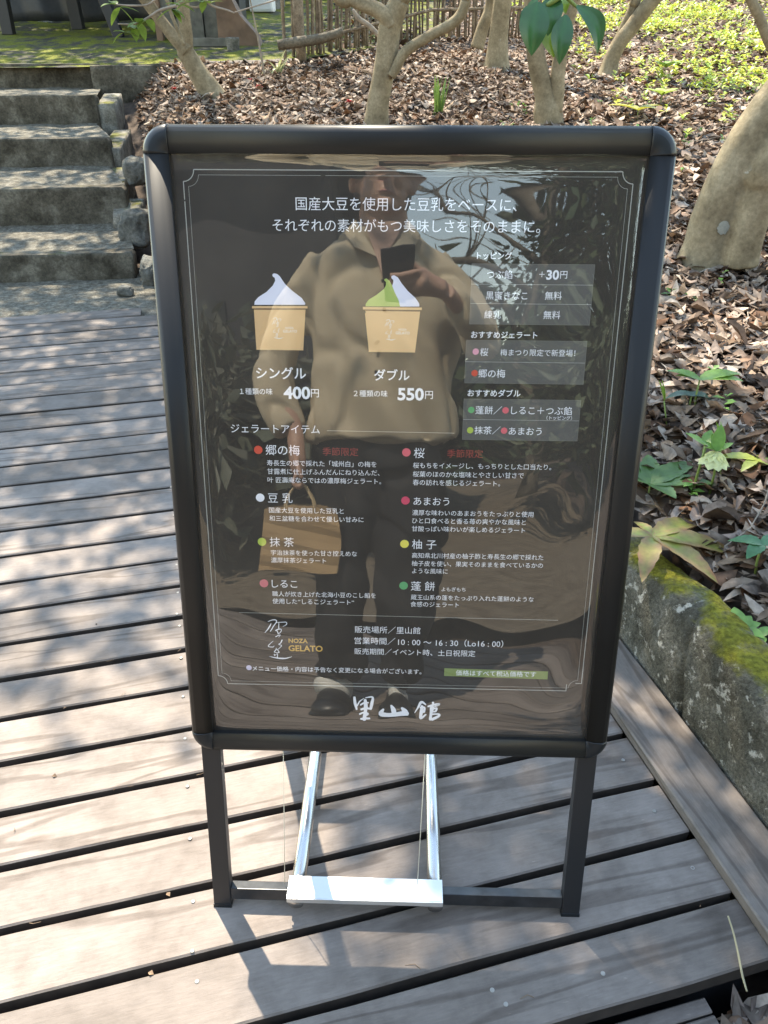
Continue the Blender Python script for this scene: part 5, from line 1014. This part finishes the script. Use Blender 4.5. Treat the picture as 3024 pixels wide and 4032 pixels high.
pa.append(ell(HC + Vector((0, -.012, .02)), (.076, .094, .105))); pa.append(ell(HC + Vector((0, .018, -.045)), (.060, .066, .078)))
pa.append(arm([(*(HC + Vector((0, .088, .030))), .010), (*(HC + Vector((0, .104, .0))), .013), (*(HC + Vector((0, .112, -.018))), .017), (*(HC + Vector((0, .088, -.03))), .012)], 4, 12))
for s in (-1, 1):
    pa.append(ell(HC + Vector((s * .079, -.008, -.005)), (.010, .020, .032))); pa.append(ell(HC + Vector((s * .036, .066, -.015)), (.024, .022, .022)))
pa.append(ell(HC + Vector((0, .083, -.062)), (.024, .012, .009))); pa.append(ell(HC + Vector((0, .072, -.098)), (.026, .020, .018)))
pa.append(arm([(-.066, -1.155, 1.33, .066), (-.065, -1.15, 1.40, .056), (-.063, -1.14, 1.47, .056)], 4, 18))
pa.append(loft([(-.07, -1.17, .80, .165, .105), (-.07, -1.17, .92, .155, .10), (-.07, -1.165, 1.08, .15, .10), (-.07, -1.165, 1.25, .14, .085), (-.07, -1.165, 1.35, .10, .07), (-.067, -1.16, 1.40, .07, .06)]))
SHR, ELR, WRR = (.095, -1.165, 1.335), (.215, -1.03, 1.075), (.105, -.815, 1.175)
SHL, ELL, WRL = (-.235, -1.17, 1.335), (-.39, -1.175, 1.06), (-.335, -1.085, .80)
pa.append(arm([(*SHR, .030), (.165, -1.10, 1.20, .030), (*ELR, .030), (.175, -.93, 1.11, .034), (*WRR, .026)])); pa.append(arm([(*SHL, .030), (-.325, -1.18, 1.19, .030), (*ELL, .034), (-.375, -1.13, .93, .032), (*WRL, .025)]))
for s, hx, kx, ax, ty in ((-1, -.155, -.185, -.195, 0), (1, .015, .02, .0, .03)):
    pa.append(arm([(hx, -1.17, .86, .085), (hx, -1.165, .74, .085), (kx, -1.13 + ty, .40, .055), (kx + (ax - kx) * .5, -1.145 + ty, .22, .052), (ax, -1.15 + ty, .04, .036), (ax, -1.15 + ty, GZ + .05, .036)]))
# right hand: palm beside the phone, four fingers bent across its back, thumb on the screen side
def fin(pts, r): return arm([(*p_, r * k) for p_, k in zip(pts, (1.1, 1.05, .95, .8))], 4, 10)
palm0 = cl(.045, -.088, .012); pa.append(arm([(*WRR, .027), (*cl(.062, -.098, .016), .030), (*palm0, .030), (*cl(.034, -.074, .008), .026)], 5, 14)); pa.append(ell(cl(.040, -.082, .010), (.016, .030, .044), camR, 16))
for k, (yy, ln, rr) in enumerate(((-.052, .060, .0088), (-.072, .068, .0092), (-.091, .064, .0088), (-.108, .050, .0078))):
    pa.append(fin([cl(.034, yy - .004, .004), cl(.024, yy, -.013), cl(.024 - ln * .55, yy + .004, -.0155), cl(.024 - ln, yy + .007, -.0125)], rr))
pa.append(fin([cl(.040, -.088, .022), cl(.028, -.066, .026), cl(.012, -.048, .024), cl(-.002, -.036, .0215)], .0100))
# left hand: hanging, four fingers curled round the bag handle, thumb forward
HB = Vector((-.302, -1.045, .655))
pa.append(arm([(*WRL, .026), (-.322, -1.07, .755, .028), (-.312, -1.06, .715, .030), (-.305, -1.052, .69, .024)], 5, 14)); pa.append(ell((-.313, -1.06, .715), (.017, .040, .042), None, 16))
for k, dy in enumerate((.030, .010, -.010, -.029)):
    b_ = HB + Vector((-.004, dy - .012, .036)); l_ = (1, 1.1, 1.02, .82)[k]
    pa.append(fin([b_, b_ + Vector((-.016, .002, -.030 * l_)), b_ + Vector((.002, .003, -.046 * l_)), b_ + Vector((.020, .003, -.030 * l_))], (.0088, .0092, .0088, .0078)[k]))
pa.append(fin([(-.318, -1.035, .735), (-.308, -1.012, .712), (-.296, -1.000, .692), (-.288, -.996, .672)], .0100))
fuse('body', pa, SKIN, .0048, pr, 3)
for s in (-1, 1):
    V, Fq = ell(HC + Vector((s * .031, .0825, .018)), (.0095, .006, .004)); mesh('eye', V, Fq, EYE, smooth=True, parent=pr)
    V, Fq = arm([(*(HC + Vector((s * .012, .090, .044))), .0018), (*(HC + Vector((s * .032, .090, .049))), .0026), (*(HC + Vector((s * .052, .078, .043))), .0015)], 4, 8); mesh('eyebrow', V, Fq, HAIR, smooth=True, parent=pr)
V, Fq = arm([(*(HC + Vector((-.022, .086, -.062))), .0025), (*(HC + Vector((0, .0955, -.0605))), .0050), (*(HC + Vector((.022, .086, -.062))), .0025)], 4, 8); mesh('mouth', V, Fq, LIP, smooth=True, parent=pr)
hp = [ell(HC + Vector((0, -.028, .040)), (.085, .098, .100)), ell(HC + Vector((0, -.055, -.010)), (.080, .062, .085)), ell(HC + Vector((0, .040, .098)), (.066, .050, .030))]
for s in (-1, 1): hp.append(ell(HC + Vector((s * .072, .012, .050)), (.018, .038, .045)))
o = fuse('hair', hp, HAIR, .006, pr, 2)
# shirt: loose body, sleeves, open collar, buttons, hem flare
def wrinkle(o, amp, seed, sc=1):
    n = len(o.data.vertices); co = np.empty(n * 3, np.float32); o.data.vertices.foreach_get('co', co); P = co.reshape(-1, 3).astype(float); no = np.empty(n * 3, np.float32); o.data.vertices.foreach_get('normal', no)
    Q = np.stack([P[:, 0] * .9 + P[:, 2] * .45, P[:, 1] * .8, P[:, 2] * .35 - P[:, 0] * .2], 1); d = vnoise(Q, seed, 2, 34 * sc) * amp - np.exp(-(vnoise(Q, seed + 1, 1, 26 * sc) / .17) ** 2) * amp * 1.1; o.data.vertices.foreach_set('co', (P + no.reshape(-1, 3) * d[:, None]).astype(np.float32).ravel()); o.data.update()
spx = [loft([(-.075, -1.165, .775, .235, .145), (-.075, -1.165, .86, .228, .142), (-.072, -1.165, 1.02, .215, .135), (-.07, -1.165, 1.20, .215, .13), (-.07, -1.165, 1.32, .195, .115), (-.07, -1.165, 1.38, .135, .09), (-.068, -1.16, 1.415, .075, .07)]),
       arm([(.085, -1.165, 1.325, .062), (.165, -1.10, 1.20, .066), (.215, -1.03, 1.08, .068), (.19, -.95, 1.095, .058), (.150, -.88, 1.14, .048), (.122, -.84, 1.165, .041)]), arm([(-.225, -1.17, 1.325, .062), (-.325, -1.18, 1.19, .066), (-.390, -1.175, 1.05, .066), (-.395, -1.14, .93, .062), (-.380, -1.115, .865, .055), (-.350, -1.092, .805, .044)])]
shirt = fuse('shirt', spx, SHIRT, .009, pr, 10); wrinkle(shirt, .0115, 3, 1.9)
for s in (-1, 1):
    V = [(-.066 + s * .010, -1.045, 1.325), (-.066 + s * .060, -1.075, 1.425), (-.066 + s * .105, -1.085, 1.385), (-.066 + s * .075, -1.035, 1.335)]; V = V + [(x, y + .006, z) for x, y, z in V]
    mesh('collar', V, [(0, 1, 2, 3), (7, 6, 5, 4), (0, 4, 5, 1), (1, 5, 6, 2), (2, 6, 7, 3), (3, 7, 4, 0)], SHIRT, parent=pr)
V = [(-.066 - .035, -1.064, 1.415), (-.066 + .035, -1.064, 1.415), (-.066, -1.022, 1.27), (-.066, -1.033, 1.26), (-.066 - .03, -1.08, 1.42), (-.066 + .03, -1.08, 1.42)]
mesh('neck_opening', V, [(0, 1, 2), (3, 5, 4), (0, 2, 3, 4), (1, 5, 3, 2), (0, 4, 5, 1)], SKIN, parent=pr)
for z in (1.25, 1.16, 1.07, .98, .89): V, Fq = ell((-.066, -1.165 + .137 + (.006 if z < 1.1 else .0), z), (.0065, .004, .0065)); mesh('button', V, Fq, TRO, smooth=True, parent=pr)
tp_ = [loft([(-.07, -1.168, .70, .19, .125), (-.07, -1.168, .80, .19, .12), (-.07, -1.168, .95, .165, .112)])]
for s, hx, kx, ax, ty in ((-1, -.165, -.19, -.195, 0), (1, .025, .03, .0, .03)):
    tp_.append(arm([(hx, -1.165, .80, .105), (hx, -1.16, .64, .112), (kx, -1.135 + ty, .40, .098), (kx + (ax - kx) * .5, -1.14 + ty, .20, .088), (ax, -1.15 + ty, .035, .074)], 6, 20))
tro = fuse('trousers', tp_, TRO, .009, pr, 10); wrinkle(tro, .014, 8, 1.6)
for ax, ty, tw in ((-.195, 0, -.16), (.0, .03, .02)):
    y0 = -1.15 + ty; V, Fq = arm([(ax, y0, .045, .040), (ax, y0, GZ + .055, .042), (ax + tw * .3, y0 + .06, GZ + .045, .041)], 5, 14); mesh('sock', V, Fq, SOCK, smooth=True, parent=pr)
    dr = Vector((tw, 1, 0)).normalized(); rt = Matrix.Rotation(math.atan2(-dr.x, dr.y), 3, 'Z')
    sp_ = [ell(Vector((ax, y0 - .035, GZ + .035)), (.038, .045, .036)), ell(Vector((ax, y0, GZ + .03)) + dr * .10, (.047, .085, .034), rt), ell(Vector((ax, y0, GZ + .028)) + dr * .165, (.043, .045, .027), rt)]; 
    V, Fq = MB(), None; mbs = MB(); mbs.box(Vector((ax, y0, GZ + .010)) + dr * .07, (.044, .135, .009), rt @ Vector((1, 0, 0)), dr, (0, 0, 1), bev=.008); sp_.append((mbs.V, mbs.F)); fuse('shoe', sp_, SHOE, .005, pr, 3)
ph = thing('smartphone', 'black smartphone held up by the mirrored person, its lens facing the sign', 'phone', tuple(cl(-.02, -.06, .008)))
pb = MB(); pb.box(cl(-.0235, -.0595, .0095), (.0360, .0735, .0036), camR @ Vector((1, 0, 0)), camR @ Vector((0, 1, 0)), camR @ Vector((0, 0, 1)), bev=.0034); pb.build('case', [plain('phone_black', (.02, .02, .022), .25)], ph)
V, Fq = ell(cl(0, 0, .0052), (.0075, .0075, .0014), camR); mesh('lens', V, Fq, plain('lens_glass', (.005, .005, .008), .05), smooth=True, parent=ph)
V, Fq = ell(cl(-.016, -.014, .0052), (.0075, .0075, .0014), camR); mesh('lens', V, Fq, plain('lens_glass', (.005, .005, .008), .05), smooth=True, parent=ph)
# kraft paper carrier bag hanging from the left hand
KR = plain('kraft_paper', (.40, .27, .145), .85, spec=.2, ns=.08, nsc=14); KR2 = plain('kraft_handle', (.58, .43, .25), .85)
bgx = thing('paper_bag', 'brown kraft paper carrier bag hanging from the mirrored person\'s left hand', 'bag', (-.30, -1.045, .38))
bx, by, bt2, bb2, hw, hd = -.300, -1.04, .585, .405, .115, .045; V = []; n = 10
for j in range(n + 1):
    z = bb2 + (bt2 - bb2) * j / n; q = j / n
    for (sx, sy) in ((-1, -1), (-.35, -1), (.35, -1), (1, -1), (1 - .25 * q, 0), (1, 1), (.35, 1), (-.35, 1), (-1, 1), (-1 + .25 * q, 0)): V.append((bx + sx * hw * (1 - .03 * q), by + sy * hd * (1 - .45 * q) + .004 * math.sin(j * 1.7 + sx * 3), z + .004 * sx))
Fq = [(j * 10 + k, j * 10 + (k + 1) % 10, (j + 1) * 10 + (k + 1) % 10, (j + 1) * 10 + k) for j in range(n) for k in range(10)] + [tuple(range(10))[::-1]]
o = mesh('bag_body', V, Fq, KR, parent=bgx); q = o.modifiers.new('paper', 'SOLIDIFY'); q.thickness = .0012
for sy in (-1, 1):
    P = [(bx - .045, by + sy * hd * .5, bt2 - .02), (bx - .042, by + sy * .022, bt2 + .02), (bx - .012, by + sy * .008, HB.z - .002), (bx + .012, by + sy * .008, HB.z - .002), (bx + .042, by + sy * .022, bt2 + .02), (bx + .045, by + sy * hd * .5, bt2 - .02)]
    mb = MB(); mb.tube([p_[:3] for p_ in smooth_path([(*p_, 0) for p_ in P], 4)], .0035, 8); mb.build('handle', [KR2], bgx, True)

# ------------------------------------------------------------------ what stands behind the photographer and shows only in the mirror
hs = thing('dark_house', 'dark timber house mirrored in the upper left of the sign', 'house', (-4.2, -7.5, -.2))
MB().box((-4.0, -8.5, 1.55), (3.4, 2.5, 1.85), bev=.02).build('wall', [plain('black_boards', (.020, .021, .025), .7, ns=.3, nsc=6)], hs)
V = [(-7.9, -11.4, 3.35), (-.15, -11.4, 3.35), (-.15, -5.6, 3.35), (-7.9, -5.6, 3.35), (-7.9, -8.5, 5.0), (-.15, -8.5, 5.0)]
mesh('roof', V, [(0, 1, 2, 3), (0, 3, 4), (1, 5, 2), (3, 2, 5, 4), (1, 0, 4, 5)], plain('dark_tiles', (.04, .042, .047), .6, ns=.3, nsc=5), parent=hs)
for x in (-3.6, -2.2): MB().box((x, -5.985, 1.2), (.5, .02, .8), bev=.004).build('window', [plain('dark_pane', (.02, .022, .025), .1)], hs)
def bgtree(label, x, y, h, rc, n, cols, seed, trunk=.16):
    t = thing('evergreen_tree', label, 'tree', (x, y, -.2)); mb = MB(); limb(mb, [(x, y, -.3, trunk), (x + .1, y, h * .3, trunk * .8), (x - .05, y + .1, h * .7, trunk * .5), (x, y, h * .95, .03)], 10, 4, .4); mb.build('trunk', [M['darkbark']], t, True)
    q = rng.normal(size=(n, 3)); q /= np.linalg.norm(q, axis=1)[:, None]; q *= rng.uniform(.35, 1, (n, 1)) ** .5; q = q * np.array([rc, rc, h * .42]) + np.array([x, y, h * .58])
    leaf_cloud('crown', M['crown'], q, t, .22, 12, .32, cols)
DK = ((.022, .045, .016), (.035, .06, .02), (.05, .075, .028))
bgtree('broad dark evergreen mirrored in the upper right of the sign', 3.6, -9.5, 6.5, 2.0, 1300, DK, 1)
bgtree('taller dark evergreen behind it, mirrored beside the right rail', 5.6, -11, 8.5, 2.3, 1300, DK, 2)
bgtree('rounded grey-green bush mirrored beside the topping prices', 2.3, -7.0, 2.2, 1.1, 190, ((.07, .09, .05), (.10, .12, .07)), 3, .07)
bgtree('low grey bush mirrored left of the photographer, before the dark house', -1.7, -5.0, 1.5, .9, 170, ((.09, .10, .07), (.12, .12, .09)), 4, .06)
bt = thing('bare_tree', 'bare winter tree mirrored against the sky beside the person\'s head', 'tree', (1.6, -9, -.2)); mb = MB(); limb(mb, [(1.6, -9, -.3, .16), (1.55, -9, 1.6, .13), (1.75, -9, 3.0, .10), (1.6, -9, 4.6, .06), (1.8, -9, 6, .03)], 10, 4, .4); mb.build('trunk', [M['darkbark']], bt, True)
rb = random.Random(5)
for k in range(16):
    z = 1.5 + k * .26; s = 1 if k % 2 else -1; l = rb.uniform(1.0, 2.2); mb = MB(); P = [(1.65, -9, z, .05), (1.65 + s * l * .4, -9 + rb.uniform(-.3, .3), z + .5, .03), (1.65 + s * l * .75, -9 + rb.uniform(-.5, .5), z + .65, .02), (1.65 + s * l, -9 + rb.uniform(-.6, .6), z + 1.2, .008)]; limb(mb, P, 6, 4)
    for j in range(5):
        a = P[1 + j % 2]; mb.tube([a[:3], (a[0] + rb.uniform(-.4, .5) * s, a[1] + rb.uniform(-.3, .3), a[2] + rb.uniform(.2, .6)), (a[0] + rb.uniform(-.2, .9) * s, a[1] + rb.uniform(-.5, .5), a[2] + rb.uniform(.4, 1.1))], [.014, .009, .004], 5)
    mb.build('branch', [M['darkbark']], bt, True)
# leaf litter and a plain path behind, low in the mirror
tag(leaves('leaf_litter', litter_pts(2500, (.9, 4.5), (-7, -1.6), lambda X, Y: X * U[0] + Y * U[1] > .55), rng.uniform(.07, .13, 2500)[:len(rng.uniform(0, 1, 2500))], M['dry'], BR) if 0 else mesh('path', [(-9, -14, -.20), (9, -14, -.20), (9, -2.9, -.20), (-9, -2.9, -.20)], [(0, 1, 2, 3)], M['tan']), kind='structure')

wq = np.stack([rng.uniform(-18, 18, 3600), rng.uniform(-24, -17, 3600), rng.uniform(-.2, 4.4, 3600) * rng.uniform(.5, 1, 3600)], 1)
tag(leaf_cloud('backdrop_wood', M['crown'], wq, None, .45, 14, .7, DK), 'dark wood added far behind the photographer to cover the horizon', 'wood', kind='stuff')  # added leaf backdrop that covers the orange horizon in the mirror

for nm, gp in (('camellia_tree', 'smooth-barked trees on the leafy slope'), ('rock', 'rocks beside the steps'), ('hellebore', 'hellebore plants in the leaf litter'), ('weed', 'small weeds by the wall'), ('evergreen_sprig', 'evergreen sprigs at the right edge'), ('camellia_blossom', 'fallen red blossoms'), ('leaf_bud', 'spear buds'), ('leafy_branch', 'thin branches at the upper left'), ('evergreen_tree', 'trees behind the photographer'), ('daffodil_clump', 'strap-leaved clumps')):
    for o in COL.objects:
        if o.parent is None and o.name.split('.')[0] == nm: o['group'] = gp
